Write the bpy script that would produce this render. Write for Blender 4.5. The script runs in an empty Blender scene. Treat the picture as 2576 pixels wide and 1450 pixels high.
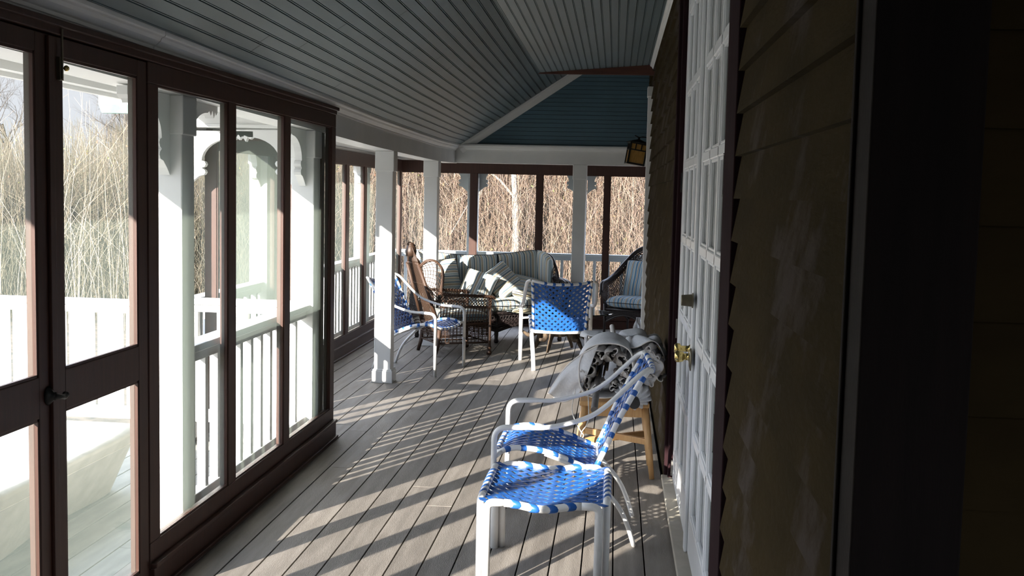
import bpy, math, random
import numpy as np
from mathutils import Vector, Matrix, noise as mnoise
random.seed(7)
rng = np.random.default_rng(7)
S = bpy.context.scene
COL = S.collection
PI = math.pi

# ------------------------------------------------------------------ camera
yaw, pitch, roll = -0.09096, -0.08524, 0.02229
fv = Vector((math.sin(yaw)*math.cos(pitch), math.cos(yaw)*math.cos(pitch), math.sin(pitch)))
rt = fv.cross(Vector((0, 0, 1))).normalized()
up = rt.cross(fv)
r2 = math.cos(roll)*rt + math.sin(roll)*up
u2 = -math.sin(roll)*rt + math.cos(roll)*up
cam_d = bpy.data.cameras.new('camera')
cam_d.sensor_width = 36.0
cam_d.lens = 2800.0/2576.0*36.0
cam_d.clip_start = 0.05
cam_d.clip_end = 300
cam = bpy.data.objects.new('camera', cam_d)
M = Matrix((r2, u2, -fv)).transposed().to_4x4()
M.translation = Vector((0, 0, 1.65))
cam.matrix_world = M
COL.objects.link(cam)
S.camera = cam

# ------------------------------------------------------------------ light
SUN_AZ, SUN_EL = math.radians(62.0), math.radians(18.5)
sd = Vector((math.cos(SUN_AZ)*math.cos(SUN_EL), math.sin(SUN_AZ)*math.cos(SUN_EL), -math.sin(SUN_EL)))
sun_d = bpy.data.lights.new('sun', 'SUN')
sun_d.energy = 10.0
sun_d.angle = math.radians(0.53)
sun_d.color = (1.0, 0.93, 0.83)
sun = bpy.data.objects.new('sun', sun_d)
sun.rotation_euler = sd.to_track_quat('-Z', 'Y').to_euler()
sun.location = (-20, -30, 15)
COL.objects.link(sun)
W = bpy.data.worlds.new('sky')
S.world = W
W.use_nodes = True
wt = W.node_tree
wt.nodes.clear()
wo = wt.nodes.new('ShaderNodeOutputWorld')
wb = wt.nodes.new('ShaderNodeBackground')
wb.inputs['Strength'].default_value = 2.8
tc = wt.nodes.new('ShaderNodeTexCoord')
sx = wt.nodes.new('ShaderNodeSeparateXYZ')
cr = wt.nodes.new('ShaderNodeValToRGB')
cr.color_ramp.elements[0].position = 0.0
cr.color_ramp.elements[0].color = (0.125, 0.13, 0.14, 1)
cr.color_ramp.elements[1].position = 0.9
cr.color_ramp.elements[1].color = (0.42, 0.55, 0.85, 1)
_e = cr.color_ramp.elements.new(0.10)
_e.color = (0.135, 0.14, 0.15, 1)
_e = cr.color_ramp.elements.new(0.26)
_e.color = (0.80, 0.86, 0.98, 1)
wt.links.new(tc.outputs['Generated'], sx.inputs[0])
wt.links.new(sx.outputs['Z'], cr.inputs[0])
wt.links.new(cr.outputs[0], wb.inputs['Color'])
wt.links.new(wb.outputs[0], wo.inputs[0])
S.view_settings.view_transform = 'Standard'
S.view_settings.look = 'None'
S.view_settings.exposure = 1.6
S.view_settings.gamma = 1.0
S.view_settings.use_curve_mapping = False

# ------------------------------------------------------------------ materials
def _new(name):
    m = bpy.data.materials.new(name)
    m.use_nodes = True
    nt = m.node_tree
    b = nt.nodes['Principled BSDF']
    return m, nt, b

def L(nt, a, b):
    nt.links.new(a, b)

def mat(name, col, rough=0.5, col2=None, scale=(8, 8, 8), ns=3.0, bump=0.0, metal=0.0, island=0.0,
        spec=0.5, patch=None, patch_scale=2.0, patch_pos=(0.5, 0.62), bscale=40):
    """noise-mottled principled material, optional per-island variation and worn patches"""
    m, nt, b = _new(name)
    b.inputs['Roughness'].default_value = rough
    b.inputs['Metallic'].default_value = metal
    b.inputs['Specular IOR Level'].default_value = spec
    t = nt.nodes.new('ShaderNodeTexCoord')
    mp = nt.nodes.new('ShaderNodeMapping')
    mp.inputs['Scale'].default_value = scale
    L(nt, t.outputs['Object'], mp.inputs[0])
    n = nt.nodes.new('ShaderNodeTexNoise')
    n.inputs['Scale'].default_value = ns
    n.inputs['Detail'].default_value = 6
    L(nt, mp.outputs[0], n.inputs['Vector'])
    mx = nt.nodes.new('ShaderNodeMix')
    mx.data_type = 'RGBA'
    mx.inputs['A'].default_value = (*col, 1)
    mx.inputs['B'].default_value = (*(col2 or tuple(c*0.75 for c in col)), 1)
    rp = nt.nodes.new('ShaderNodeMapRange')
    rp.inputs['From Min'].default_value = 0.35
    rp.inputs['From Max'].default_value = 0.65
    L(nt, n.outputs['Fac'], rp.inputs['Value'])
    L(nt, rp.outputs[0], mx.inputs['Factor'])
    out = mx.outputs['Result']
    if island:
        g = nt.nodes.new('ShaderNodeNewGeometry')
        hs = nt.nodes.new('ShaderNodeHueSaturation')
        mr = nt.nodes.new('ShaderNodeMapRange')
        mr.inputs['To Min'].default_value = 1-island
        mr.inputs['To Max'].default_value = 1+island
        L(nt, g.outputs['Random Per Island'], mr.inputs['Value'])
        L(nt, mr.outputs[0], hs.inputs['Value'])
        L(nt, out, hs.inputs['Color'])
        # move the noise per island so grain does not run across boards
        ad = nt.nodes.new('ShaderNodeVectorMath')
        ad.operation = 'MULTIPLY_ADD'
        ad.inputs[1].default_value = (1, 1, 1)
        cb = nt.nodes.new('ShaderNodeCombineXYZ')
        ml = nt.nodes.new('ShaderNodeMath')
        ml.operation = 'MULTIPLY'
        ml.inputs[1].default_value = 57.0
        L(nt, g.outputs['Random Per Island'], ml.inputs[0])
        L(nt, ml.outputs[0], cb.inputs[0])
        L(nt, ml.outputs[0], cb.inputs[2])
        L(nt, mp.outputs[0], ad.inputs[0])
        L(nt, cb.outputs[0], ad.inputs[2])
        L(nt, ad.outputs[0], n.inputs['Vector'])
        out = hs.outputs[0]
    if patch:
        n2 = nt.nodes.new('ShaderNodeTexNoise')
        n2.inputs['Scale'].default_value = patch_scale
        n2.inputs['Detail'].default_value = 9
        n2.inputs['Roughness'].default_value = 0.65
        L(nt, t.outputs['Object'], n2.inputs['Vector'])
        r3 = nt.nodes.new('ShaderNodeMapRange')
        r3.inputs['From Min'].default_value = patch_pos[0]
        r3.inputs['From Max'].default_value = patch_pos[1]
        L(nt, n2.outputs['Fac'], r3.inputs['Value'])
        m3 = nt.nodes.new('ShaderNodeMix')
        m3.data_type = 'RGBA'
        L(nt, out, m3.inputs['A'])
        m3.inputs['B'].default_value = (*patch, 1)
        L(nt, r3.outputs[0], m3.inputs['Factor'])
        out = m3.outputs['Result']
    L(nt, out, b.inputs['Base Color'])
    if bump:
        n4 = nt.nodes.new('ShaderNodeTexNoise')
        n4.inputs['Scale'].default_value = bscale
        n4.inputs['Detail'].default_value = 4
        L(nt, mp.outputs[0], n4.inputs['Vector'])
        bp = nt.nodes.new('ShaderNodeBump')
        bp.inputs['Strength'].default_value = bump
        bp.inputs['Distance'].default_value = 0.01
        L(nt, n4.outputs['Fac'], bp.inputs['Height'])
        L(nt, bp.outputs[0], b.inputs['Normal'])
    return m

def screen_mat(name, col, opacity):
    """fine insect screen: part open, part dusty threads that catch the sun from either side"""
    m = bpy.data.materials.new(name)
    m.use_nodes = True
    nt = m.node_tree
    nt.nodes.clear()
    o = nt.nodes.new('ShaderNodeOutputMaterial')
    tr = nt.nodes.new('ShaderNodeBsdfTransparent')
    df = nt.nodes.new('ShaderNodeBsdfDiffuse')
    tl = nt.nodes.new('ShaderNodeBsdfTranslucent')
    df.inputs[0].default_value = (*col, 1)
    tl.inputs[0].default_value = (*col, 1)
    m1 = nt.nodes.new('ShaderNodeMixShader')
    m1.inputs[0].default_value = 0.45
    L(nt, df.outputs[0], m1.inputs[1])
    L(nt, tl.outputs[0], m1.inputs[2])
    m2 = nt.nodes.new('ShaderNodeMixShader')
    t = nt.nodes.new('ShaderNodeTexCoord')
    n = nt.nodes.new('ShaderNodeTexNoise')
    n.inputs['Scale'].default_value = 1.3
    mr = nt.nodes.new('ShaderNodeMapRange')
    mr.inputs['To Min'].default_value = opacity*0.85
    mr.inputs['To Max'].default_value = opacity*1.15
    L(nt, t.outputs['Object'], n.inputs['Vector'])
    L(nt, n.outputs['Fac'], mr.inputs['Value'])
    L(nt, mr.outputs[0], m2.inputs[0])
    L(nt, tr.outputs[0], m2.inputs[1])
    L(nt, m1.outputs[0], m2.inputs[2])
    L(nt, m2.outputs[0], o.inputs[0])
    return m

def glass_mat(name, col=(0.8, 0.95, 0.92)):
    m, nt, b = _new(name)
    b.inputs['Base Color'].default_value = (*col, 1)
    b.inputs['Roughness'].default_value = 0.02
    b.inputs['Transmission Weight'].default_value = 1.0
    b.inputs['IOR'].default_value = 1.45
    return m

def stripe_mat(name, bands, period=0.16, dull=1.0):
    """woven stripes across UV.x (metres)"""
    m, nt, b = _new(name)
    b.inputs['Roughness'].default_value = 0.9
    b.inputs['Specular IOR Level'].default_value = 0.15
    uv = nt.nodes.new('ShaderNodeUVMap')
    sp = nt.nodes.new('ShaderNodeSeparateXYZ')
    L(nt, uv.outputs[0], sp.inputs[0])
    dv = nt.nodes.new('ShaderNodeMath')
    dv.operation = 'DIVIDE'
    dv.inputs[1].default_value = period
    fr = nt.nodes.new('ShaderNodeMath')
    fr.operation = 'FRACT'
    L(nt, sp.outputs[0], dv.inputs[0])
    L(nt, dv.outputs[0], fr.inputs[0])
    rp = nt.nodes.new('ShaderNodeValToRGB')
    rp.color_ramp.interpolation = 'CONSTANT'
    e = rp.color_ramp.elements
    while len(e) > 1:
        e.remove(e[0])
    e[0].position = 0
    e[0].color = (*bands[0][1], 1)
    for p, c in bands[1:]:
        q = e.new(p)
        q.color = (*c, 1)
    L(nt, fr.outputs[0], rp.inputs[0])
    L(nt, rp.outputs[0], b.inputs['Base Color'])
    n = nt.nodes.new('ShaderNodeTexNoise')
    n.inputs['Scale'].default_value = 350
    bp = nt.nodes.new('ShaderNodeBump')
    bp.inputs['Strength'].default_value = 0.15
    L(nt, n.outputs['Fac'], bp.inputs['Height'])
    L(nt, bp.outputs[0], b.inputs['Normal'])
    return m

def reed_mat(name, cols, rough=0.8):
    m, nt, b = _new(name)
    b.inputs['Roughness'].default_value = rough
    b.inputs['Specular IOR Level'].default_value = 0.2
    g = nt.nodes.new('ShaderNodeNewGeometry')
    rp = nt.nodes.new('ShaderNodeValToRGB')
    e = rp.color_ramp.elements
    e[0].position = 0
    e[0].color = (*cols[0], 1)
    e[1].position = 1
    e[1].color = (*cols[-1], 1)
    for i, c in enumerate(cols[1:-1]):
        q = e.new((i+1)/(len(cols)-1))
        q.color = (*c, 1)
    L(nt, g.outputs['Random Per Island'], rp.inputs[0])
    L(nt, rp.outputs[0], b.inputs['Base Color'])
    return m

MT = {}
MT['floor'] = mat('weathered_deck_board', (0.235, 0.212, 0.186), 0.55, (0.165, 0.147, 0.128), (9, 0.8, 9), 3, 0.25, island=0.13, spec=0.35)
MT['deck'] = mat('outdoor_deck_board', (0.27, 0.265, 0.235), 0.8, (0.19, 0.19, 0.17), (5, 0.7, 5), 3, 0.2, island=0.1, spec=0.2,
                 patch=(0.12, 0.14, 0.12), patch_scale=1.4, patch_pos=(0.56, 0.66))
MT['ceil'] = mat('slate_blue_beadboard', (0.14, 0.19, 0.205), 0.42, (0.125, 0.165, 0.17), (2, 0.5, 2), 2, 0.0, spec=0.4, island=0.05)
MT['ceil2'] = mat('blue_beadboard_gable', (0.09, 0.17, 0.215), 0.45, (0.08, 0.15, 0.19), (1, 1, 1), 2)
MT['white'] = mat('white_trim_paint', (0.80, 0.80, 0.78), 0.45, (0.74, 0.745, 0.73), (2, 2, 2), 2, 0.03)
MT['soffit'] = mat('white_beadboard_soffit', (0.72, 0.72, 0.69), 0.5, (0.64, 0.64, 0.61), (3, 3, 3), 2)
MT['rail'] = mat('shade_tinted_white_rail_paint', (0.70, 0.76, 0.78), 0.45, (0.62, 0.69, 0.71), (2, 2, 2), 2, 0.03)  # blue-grey tint is the shaded side of white rails, put into the colour
MT['wood'] = mat('dark_mahogany_frame', (0.062, 0.023, 0.014), 0.45, (0.042, 0.016, 0.010), (20, 20, 1.2), 3, 0.1, spec=0.4)
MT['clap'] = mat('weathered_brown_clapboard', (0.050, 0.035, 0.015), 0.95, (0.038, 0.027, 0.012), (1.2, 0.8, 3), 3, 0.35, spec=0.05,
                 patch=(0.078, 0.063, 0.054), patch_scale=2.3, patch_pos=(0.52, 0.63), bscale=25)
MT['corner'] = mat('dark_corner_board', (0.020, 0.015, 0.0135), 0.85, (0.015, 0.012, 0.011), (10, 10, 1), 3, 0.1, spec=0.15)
MT['maroon'] = mat('maroon_door_casing', (0.026, 0.012, 0.014), 0.9, (0.020, 0.010, 0.012), (10, 10, 1), 3, 0.1, spec=0.06)
MT['redboard'] = mat('bare_red_brown_board', (0.12, 0.04, 0.022), 0.5, (0.08, 0.028, 0.018), (1, 10, 10), 3)
MT['lite'] = mat('curtained_door_glass', (0.55, 0.56, 0.55), 0.12, (0.50, 0.51, 0.5), (20, 20, 1), 3, spec=0.6)
MT['doorw'] = mat('french_door_white', (0.80, 0.81, 0.82), 0.35, (0.76, 0.77, 0.78), (2, 2, 2), 2)
MT['brass'] = mat('polished_brass', (0.75, 0.58, 0.22), 0.22, (0.6, 0.45, 0.16), (5, 5, 5), 3, metal=1.0)
MT['oldbrass'] = mat('tarnished_brass', (0.22, 0.19, 0.13), 0.4, (0.16, 0.14, 0.1), (9, 9, 9), 3, metal=0.8)
MT['blackm'] = mat('black_iron', (0.03, 0.03, 0.028), 0.45, (0.02, 0.02, 0.02), (9, 9, 9), 3, metal=0.6)
MT['steel'] = mat('galvanised_steel', (0.35, 0.34, 0.32), 0.45, (0.25, 0.22, 0.2), (9, 9, 9), 3, metal=0.7)
MT['screen'] = screen_mat('insect_screen', (0.23, 0.27, 0.235), 0.20)
MT['screen2'] = screen_mat('unlit_insect_screen', (0.2, 0.22, 0.2), 0.08)  # lower opacity stands in for far screens without sunlit haze
MT['tube'] = mat('white_powder_coated_tube', (0.82, 0.82, 0.81), 0.32, (0.78, 0.78, 0.77), (9, 9, 9), 3)
MT['blue'] = mat('blue_vinyl_strap', (0.02, 0.118, 0.42), 0.36, (0.018, 0.105, 0.38), (9, 9, 9), 3, spec=0.5)
MT['wick'] = mat('dark_brown_wicker', (0.06, 0.033, 0.020), 0.5, (0.035, 0.020, 0.013), (60, 60, 60), 3, spec=0.4)
MT['wick2'] = mat('chestnut_wicker', (0.075, 0.038, 0.022), 0.55, (0.038, 0.020, 0.012), (60, 60, 60), 3, spec=0.4)
MT['wick3'] = mat('near_black_wicker', (0.035, 0.025, 0.024), 0.4, (0.02, 0.015, 0.015), (60, 60, 60), 3, spec=0.5)
MT['drift'] = mat('driftwood', (0.12, 0.08, 0.045), 0.75, (0.035, 0.024, 0.016), (14, 14, 4), 3, 0.4)
MT['glass'] = glass_mat('table_glass')
MT['pine'] = mat('honey_pine', (0.62, 0.38, 0.17), 0.42, (0.54, 0.31, 0.13), (40, 40, 3), 3, 0.05)
MT['canvas'] = mat('grey_white_canvas', (0.76, 0.77, 0.80), 0.85, (0.70, 0.71, 0.74), (6, 6, 6), 3, 0.25, spec=0.15, bscale=12)
MT['canvas2'] = mat('pale_cream_canvas_hem', (0.78, 0.74, 0.72), 0.85, (0.72, 0.69, 0.66), (6, 6, 6), 3, 0.1, spec=0.15)
MT['pole'] = mat('grey_umbrella_pole', (0.17, 0.16, 0.155), 0.45, (0.12, 0.11, 0.11), (9, 9, 9), 3)
MT['rubber'] = mat('black_end_cap', (0.03, 0.03, 0.032), 0.55, (0.02, 0.02, 0.02), (9, 9, 9), 3)
MT['cord'] = mat('white_cord', (0.8, 0.78, 0.75), 0.8)
MT['tarp'] = mat('cream_furniture_cover', (0.50, 0.46, 0.385), 0.85, (0.43, 0.395, 0.325), (3, 3, 3), 3, 0.5, spec=0.15, bscale=4)
MT['amber'] = mat('amber_art_glass', (0.36, 0.20, 0.045), 0.3, (0.28, 0.15, 0.03), (30, 30, 6), 3)
MT['gutter'] = mat('verdigris_gutter', (0.30, 0.45, 0.40), 0.5, (0.2, 0.33, 0.3), (5, 5, 5), 3)
MT['bark'] = mat('pale_grey_bark', (0.40, 0.37, 0.31), 0.8, (0.27, 0.25, 0.21), (9, 9, 9), 3, 0.3)
MT['twig'] = mat('dark_twig', (0.09, 0.07, 0.055), 0.85, (0.06, 0.048, 0.036), (9, 9, 9), 3)
MT['soil'] = mat('winter_ground', (0.16, 0.12, 0.08), 0.95, (0.07, 0.055, 0.035), (2, 2, 2), 3, 0.5, patch=(0.05, 0.045, 0.03), patch_scale=3)
MT['cloth'] = mat('white_rag', (0.72, 0.73, 0.74), 0.9)
MT['reed'] = reed_mat('dry_stems', [(0.15, 0.11, 0.075), (0.28, 0.205, 0.145), (0.22, 0.145, 0.105), (0.33, 0.26, 0.185), (0.13, 0.09, 0.065), (0.27, 0.185, 0.14), (0.19, 0.175, 0.12)])
MT['reedw'] = reed_mat('pale_stems', [(0.50, 0.41, 0.29), (0.42, 0.35, 0.25), (0.55, 0.45, 0.34)])
MT['thick'] = reed_mat('grey_green_stems', [(0.10, 0.095, 0.06), (0.20, 0.17, 0.12), (0.13, 0.12, 0.08), (0.28, 0.22, 0.16), (0.08, 0.085, 0.055)])
MT['plume'] = reed_mat('reed_plumes', [(0.62, 0.45, 0.28), (0.7, 0.55, 0.36)])
MT['leaf'] = reed_mat('late_leaves', [(0.30, 0.33, 0.08), (0.42, 0.40, 0.12), (0.45, 0.12, 0.08), (0.22, 0.27, 0.08)])
blu, cre, blk, tan, sky_, wht = (0.21, 0.29, 0.335), (0.80, 0.75, 0.63), (0.04, 0.04, 0.05), (0.58, 0.50, 0.34), (0.38, 0.47, 0.50), (0.78, 0.78, 0.74)
BANDS = [(0, blu), (0.11, cre), (0.17, blk), (0.195, tan), (0.27, blk), (0.29, wht), (0.37, sky_), (0.47, wht), (0.52, blu), (0.61, blk), (0.635, cre), (0.73, blk), (0.75, tan), (0.80, sky_), (0.89, cre), (0.945, blk), (0.965, wht)]
MT['stripe'] = stripe_mat('striped_cushion_fabric', BANDS, 0.15)
b2, s2 = (0.17, 0.34, 0.54), (0.42, 0.60, 0.74)
BANDS2 = [(0, b2), (0.15, wht), (0.22, blk), (0.25, cre), (0.30, b2), (0.42, wht), (0.47, s2), (0.60, wht), (0.66, blk), (0.685, cre), (0.75, blk), (0.78, s2), (0.92, wht)]
MT['stripe2'] = stripe_mat('blue_striped_cushion_fabric', BANDS2, 0.16)
MT['welt'] = mat('black_piping', (0.02, 0.02, 0.028), 0.7)

# ------------------------------------------------------------------ mesh helpers
class MB:
    def __init__(s):
        s.v = []; s.f = []; s.uv = []; s.has_uv = False
    def add(s, vs, fs, T=None, uvs=None):
        o = len(s.v)
        if T is not None:
            vs = [T @ Vector(p) for p in vs]
        s.v += [tuple(p) for p in vs]
        s.f += [tuple(i+o for i in f) for f in fs]
        if uvs is not None:
            s.has_uv = True
            s.uv += list(uvs)
        else:
            s.uv += [(0, 0)]*len(vs)
        return s
    def box(s, a, b, T=None):
        x0, y0, z0 = a; x1, y1, z1 = b
        vs = [(x0, y0, z0), (x1, y0, z0), (x1, y1, z0), (x0, y1, z0), (x0, y0, z1), (x1, y0, z1), (x1, y1, z1), (x0, y1, z1)]
        return s.add(vs, [(0, 3, 2, 1), (4, 5, 6, 7), (0, 1, 5, 4), (1, 2, 6, 5), (2, 3, 7, 6), (3, 0, 4, 7)], T)
    def prism(s, poly, axis, a, b, T=None):
        """extrude a 2D polygon along axis; poly coords are the two other axes in order"""
        def P(p, t):
            return {'x': (t, p[0], p[1]), 'y': (p[0], t, p[1]), 'z': (p[0], p[1], t)}[axis]
        n = len(poly)
        vs = [P(p, a) for p in poly]+[P(p, b) for p in poly]
        fs = [tuple(range(n))[::-1], tuple(range(n, 2*n))]+[(i, (i+1) % n, n+(i+1) % n, n+i) for i in range(n)]
        return s.add(vs, fs, T)
    def tube(s, pts, r, n=8, closed=False, caps=True, T=None, flat=1.0):
        pts = [Vector(p) for p in pts]
        m = len(pts)
        if m < 2:
            return s
        rs = r if isinstance(r, (list, tuple)) else [r]*m
        tang = []
        for i in range(m):
            if closed:
                d = pts[(i+1) % m]-pts[i-1]
            else:
                d = pts[min(i+1, m-1)]-pts[max(i-1, 0)]
            tang.append(d.normalized() if d.length > 1e-9 else Vector((0, 0, 1)))
        t0 = tang[0]
        ref = Vector((0, 0, 1)) if abs(t0.z) < 0.9 else Vector((1, 0, 0))
        nrm = t0.cross(ref).normalized()
        vs = []
        for i in range(m):
            if i:
                a = tang[i-1]; b = tang[i]
                q = a.rotation_difference(b)
                nrm = (q @ nrm)
                nrm = (nrm - b*nrm.dot(b)).normalized()
            bn = tang[i].cross(nrm)
            for k in range(n):
                an = 2*PI*k/n
                vs.append(pts[i]+nrm*(math.cos(an)*rs[i])+bn*(math.sin(an)*rs[i]*flat))
        fs = []
        for i in range(m if closed else m-1):
            j = (i+1) % m
            for k in range(n):
                k2 = (k+1) % n
                fs.append((i*n+k, i*n+k2, j*n+k2, j*n+k))
        if caps and not closed:
            fs.append(tuple(range(n))[::-1])
            fs.append(tuple((m-1)*n+k for k in range(n)))
        return s.add(vs, fs, T)
    def lathe(s, prof, n=20, T=None):
        """prof: (r,z) list about z"""
        vs = []
        for r_, z in prof:
            for k in range(n):
                a = 2*PI*k/n
                vs.append((r_*math.cos(a), r_*math.sin(a), z))
        fs = []
        m = len(prof)
        for i in range(m-1):
            for k in range(n):
                k2 = (k+1) % n
                fs.append((i*n+k, i*n+k2, (i+1)*n+k2, (i+1)*n+k))
        fs.append(tuple(range(n))[::-1])
        fs.append(tuple((m-1)*n+k for k in range(n)))
        return s.add(vs, fs, T)
    def grid(s, fn, nu, nv, T=None, uvfn=None, wrap=False):
        vs = []; uvs = []
        for i in range(nu+1):
            for j in range(nv+1):
                vs.append(fn(i/nu, j/nv))
                if uvfn:
                    uvs.append(uvfn(i/nu, j/nv))
        fs = [(i*(nv+1)+j, (i+1)*(nv+1)+j, (i+1)*(nv+1)+j+1, i*(nv+1)+j+1) for i in range(nu) for j in range(nv)]
        return s.add(vs, fs, T, uvs if uvfn else None)
    def build(s, name, m, parent=None, smooth=False, bevel=0, world=False, kind=None, solid=0, sub=0, smooth_from=None):
        me = bpy.data.meshes.new(name)
        vs = s.v
        if world and parent is not None:
            mi = rootmat(parent).inverted()
            vs = [tuple(mi @ Vector(p)) for p in vs]
        me.from_pydata(vs, [], s.f)
        if s.has_uv:
            ul = me.uv_layers.new(name='UVMap')
            li = np.zeros(len(me.loops), dtype=np.int32)
            me.loops.foreach_get('vertex_index', li)
            ul.data.foreach_set('uv', np.array(s.uv, dtype=np.float32)[li].ravel())
        if smooth:
            me.polygons.foreach_set('use_smooth', [True]*len(me.polygons))
        if smooth_from is not None:
            me.polygons.foreach_set('use_smooth', [i >= smooth_from for i in range(len(me.polygons))])
        me.materials.append(m)
        me.update()
        o = bpy.data.objects.new(name, me)
        COL.objects.link(o)
        if parent is not None:
            o.parent = parent
        if bevel:
            bv = o.modifiers.new('bevel', 'BEVEL')
            bv.width = bevel; bv.segments = 2; bv.limit_method = 'ANGLE'; bv.angle_limit = math.radians(40)
        if solid:
            so = o.modifiers.new('solid', 'SOLIDIFY')
            so.thickness = solid; so.offset = 0
        if sub:
            ss = o.modifiers.new('sub', 'SUBSURF')
            ss.levels = sub; ss.render_levels = sub
        if kind:
            o['kind'] = kind
        return o

def rootmat(o):
    while o.parent is not None:
        o = o.parent
    return Matrix.Translation(o.location) @ o.rotation_euler.to_matrix().to_4x4()

def thing(name, label=None, cat=None, loc=(0, 0, 0), rz=0.0, group=None, kind=None, rx=0, ry=0):
    o = bpy.data.objects.new(name, None)
    o.empty_display_size = 0.1
    COL.objects.link(o)
    o.location = loc
    o.rotation_euler = (rx, ry, rz)
    tag(o, label, cat, group, kind)
    return o

def tag(o, label=None, cat=None, group=None, kind=None):
    if label: o['label'] = label
    if cat: o['category'] = cat
    if group: o['group'] = group
    if kind: o['kind'] = kind
    return o

def copy_tree(o, parent=None):
    c = o.copy()
    COL.objects.link(c)
    if parent is not None:
        c.parent = parent
    for ch in [x for x in bpy.data.objects if x.parent == o]:
        copy_tree(ch, c)
    return c

def catmull(pts, k=6, closed=False):
    pts = [Vector(p) for p in pts]
    n = len(pts)
    out = []
    rngi = range(n) if closed else range(n-1)
    for i in rngi:
        p0 = pts[(i-1) % n] if (closed or i > 0) else pts[0]*2-pts[1]
        p1 = pts[i]; p2 = pts[(i+1) % n]
        p3 = pts[(i+2) % n] if (closed or i+2 < n) else pts[-1]*2-pts[-2]
        for j in range(k):
            t = j/k
            out.append(0.5*((2*p1)+(p2-p0)*t+(2*p0-5*p1+4*p2-p3)*t*t+(3*p1-p0-3*p2+p3)*t*t*t))
    if not closed:
        out.append(pts[-1])
    return out

def rounded(pts, rad, k=5):
    """polyline with corners rounded"""
    pts = [Vector(p) for p in pts]
    out = [pts[0]]
    for i in range(1, len(pts)-1):
        a, b, c = pts[i-1], pts[i], pts[i+1]
        d1 = (a-b); d2 = (c-b)
        r = min(rad, d1.length*0.45, d2.length*0.45)
        p = b+d1.normalized()*r; q = b+d2.normalized()*r
        for j in range(k+1):
            t = j/k
            out.append(p*(1-t)**2+b*2*t*(1-t)+q*t*t)
    out.append(pts[-1])
    return out

def interp(x, xs, ys):
    return float(np.interp(x, xs, ys))

# ================================================================== STRUCTURE
XW = 0.352                      # house wall face
XL = -1.85                      # near screen wall line
XI0, XI1 = -2.035, -1.87        # original post line
XG = -2.665                     # bumped-out screen line
YF = 13.75                      # far screen line
YC = 12.65                      # house corner

def crown_z(y):
    return interp(y, [-3, 3.5, 4.4, 7, 8.5, 10, 11.5, 12.87], [2.30, 2.268, 2.258, 2.222, 2.198, 2.188, 2.180, 2.195])
def beam_z(y):
    return crown_z(y)-0.213

# ---- floor boards
fl = MB()
pitch_b = 0.1405
x = 0.313
k = 0
while x > XG-0.25:
    y0 = -2.6
    y = y0
    first = True
    while y < YF+0.2:
        ln = random.uniform(3.0, 5.2) if not first else random.uniform(0.8, 4.5)
        first = False
        y1 = min(y+ln, YF+0.2)
        xa, xb = x-pitch_b+0.0065, x
        yy0 = y
        if xb < XI0-0.02:                       # boards outside the inner line start at the bump-out
            if y1 < 7.0:
                y = y1
                continue
            yy0 = max(y, 7.02)
        fl.box((xa, yy0+0.002, -0.03), (xb, y1-0.002, 0.0))
        y = y1
    x -= pitch_b
    k += 1
x = 0.318
while x < 2.3:
    fl.box((x+0.0065, -2.6, -0.03), (x+pitch_b, 1.53, 0.0))
    fl.box((x+0.0065, YC+0.02, -0.03), (x+pitch_b, YF+0.2, 0.0))
    x += pitch_b
fl.build('floor', MT['floor'], kind='structure', bevel=0.0012)
jb = MB()
jb.box((XG-0.3, 6.98, -0.25), (2.4, YF+0.25, -0.04))
jb.box((XI0-0.05, -2.7, -0.25), (2.4, 6.98, -0.04))
jb.build('trim_1', MT['corner'], kind='structure')

# ---- outer deck
dk = MB()
x = XI0-0.06
while x > -6.4:
    y = -2.0
    while y < 6.98:
        y1 = min(y+random.uniform(2.5, 5), 6.98)
        dk.box((x-0.135, y+0.002, -0.055), (x, y1-0.002, -0.02))
        y = y1
    x -= 0.1415
dk.build('deck', MT['deck'], kind='structure', bevel=0.0012)
db = MB()
db.box((-6.5, -2.1, -0.3), (XI0-0.06, 6.97, -0.07))
db.build('trim_2', MT['corner'], kind='structure')

# ---- house walls
def clapwall(name, xf, y0, y1, z0, z1, exposure=0.127, thick=0.025, side=-1, joints=True):
    """clapboards facing -X, one mesh"""
    b = MB()
    z = z0
    i = 0
    while z < z1:
        zt = min(z+exposure+0.01, z1+0.02)
        ys = [y0]
        if joints:
            yj = y0+random.uniform(0.8, 4)
            while yj < y1-0.6:
                ys.append(yj); yj += random.uniform(2.2, 4.0)
        ys.append(y1)
        for a, c in zip(ys[:-1], ys[1:]):
            w = thick+random.uniform(-0.002, 0.002)
            prof = [(xf-w, z), (xf+0.02, z), (xf+0.02, zt), (xf-0.004, zt)]
            vs = [(p[0], a+0.0008, p[1]) for p in prof]+[(p[0], c-0.0008, p[1]) for p in prof]
            fs = [(0, 1, 2, 3), (7, 6, 5, 4), (0, 4, 5, 1), (1, 5, 6, 2), (2, 6, 7, 3), (3, 7, 4, 0)]
            b.add(vs, fs)
        z += exposure
        i += 1
    return b

wr = clapwall('wall_right', XW, 1.585, 3.175, 1.766-0.118*16, 3.0, exposure=0.118)
w2 = clapwall('wall_right', XW, 6.50, YC-0.03, -0.03, 3.2)
wr.add(w2.v, w2.f)
wr.build('wall_right', MT['clap'], kind='structure')
core = MB()
core.box((XW+0.015, 1.54, -0.2), (2.6, 3.2, 3.3))
core.box((XW+0.10, 3.1, -0.2), (2.6, 6.56, 3.3))
core.box((XW+0.015, 6.45, -0.2), (2.6, YC-0.02, 3.3))
core.build('wall_house_core', MT['corner'], kind='structure')
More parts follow.
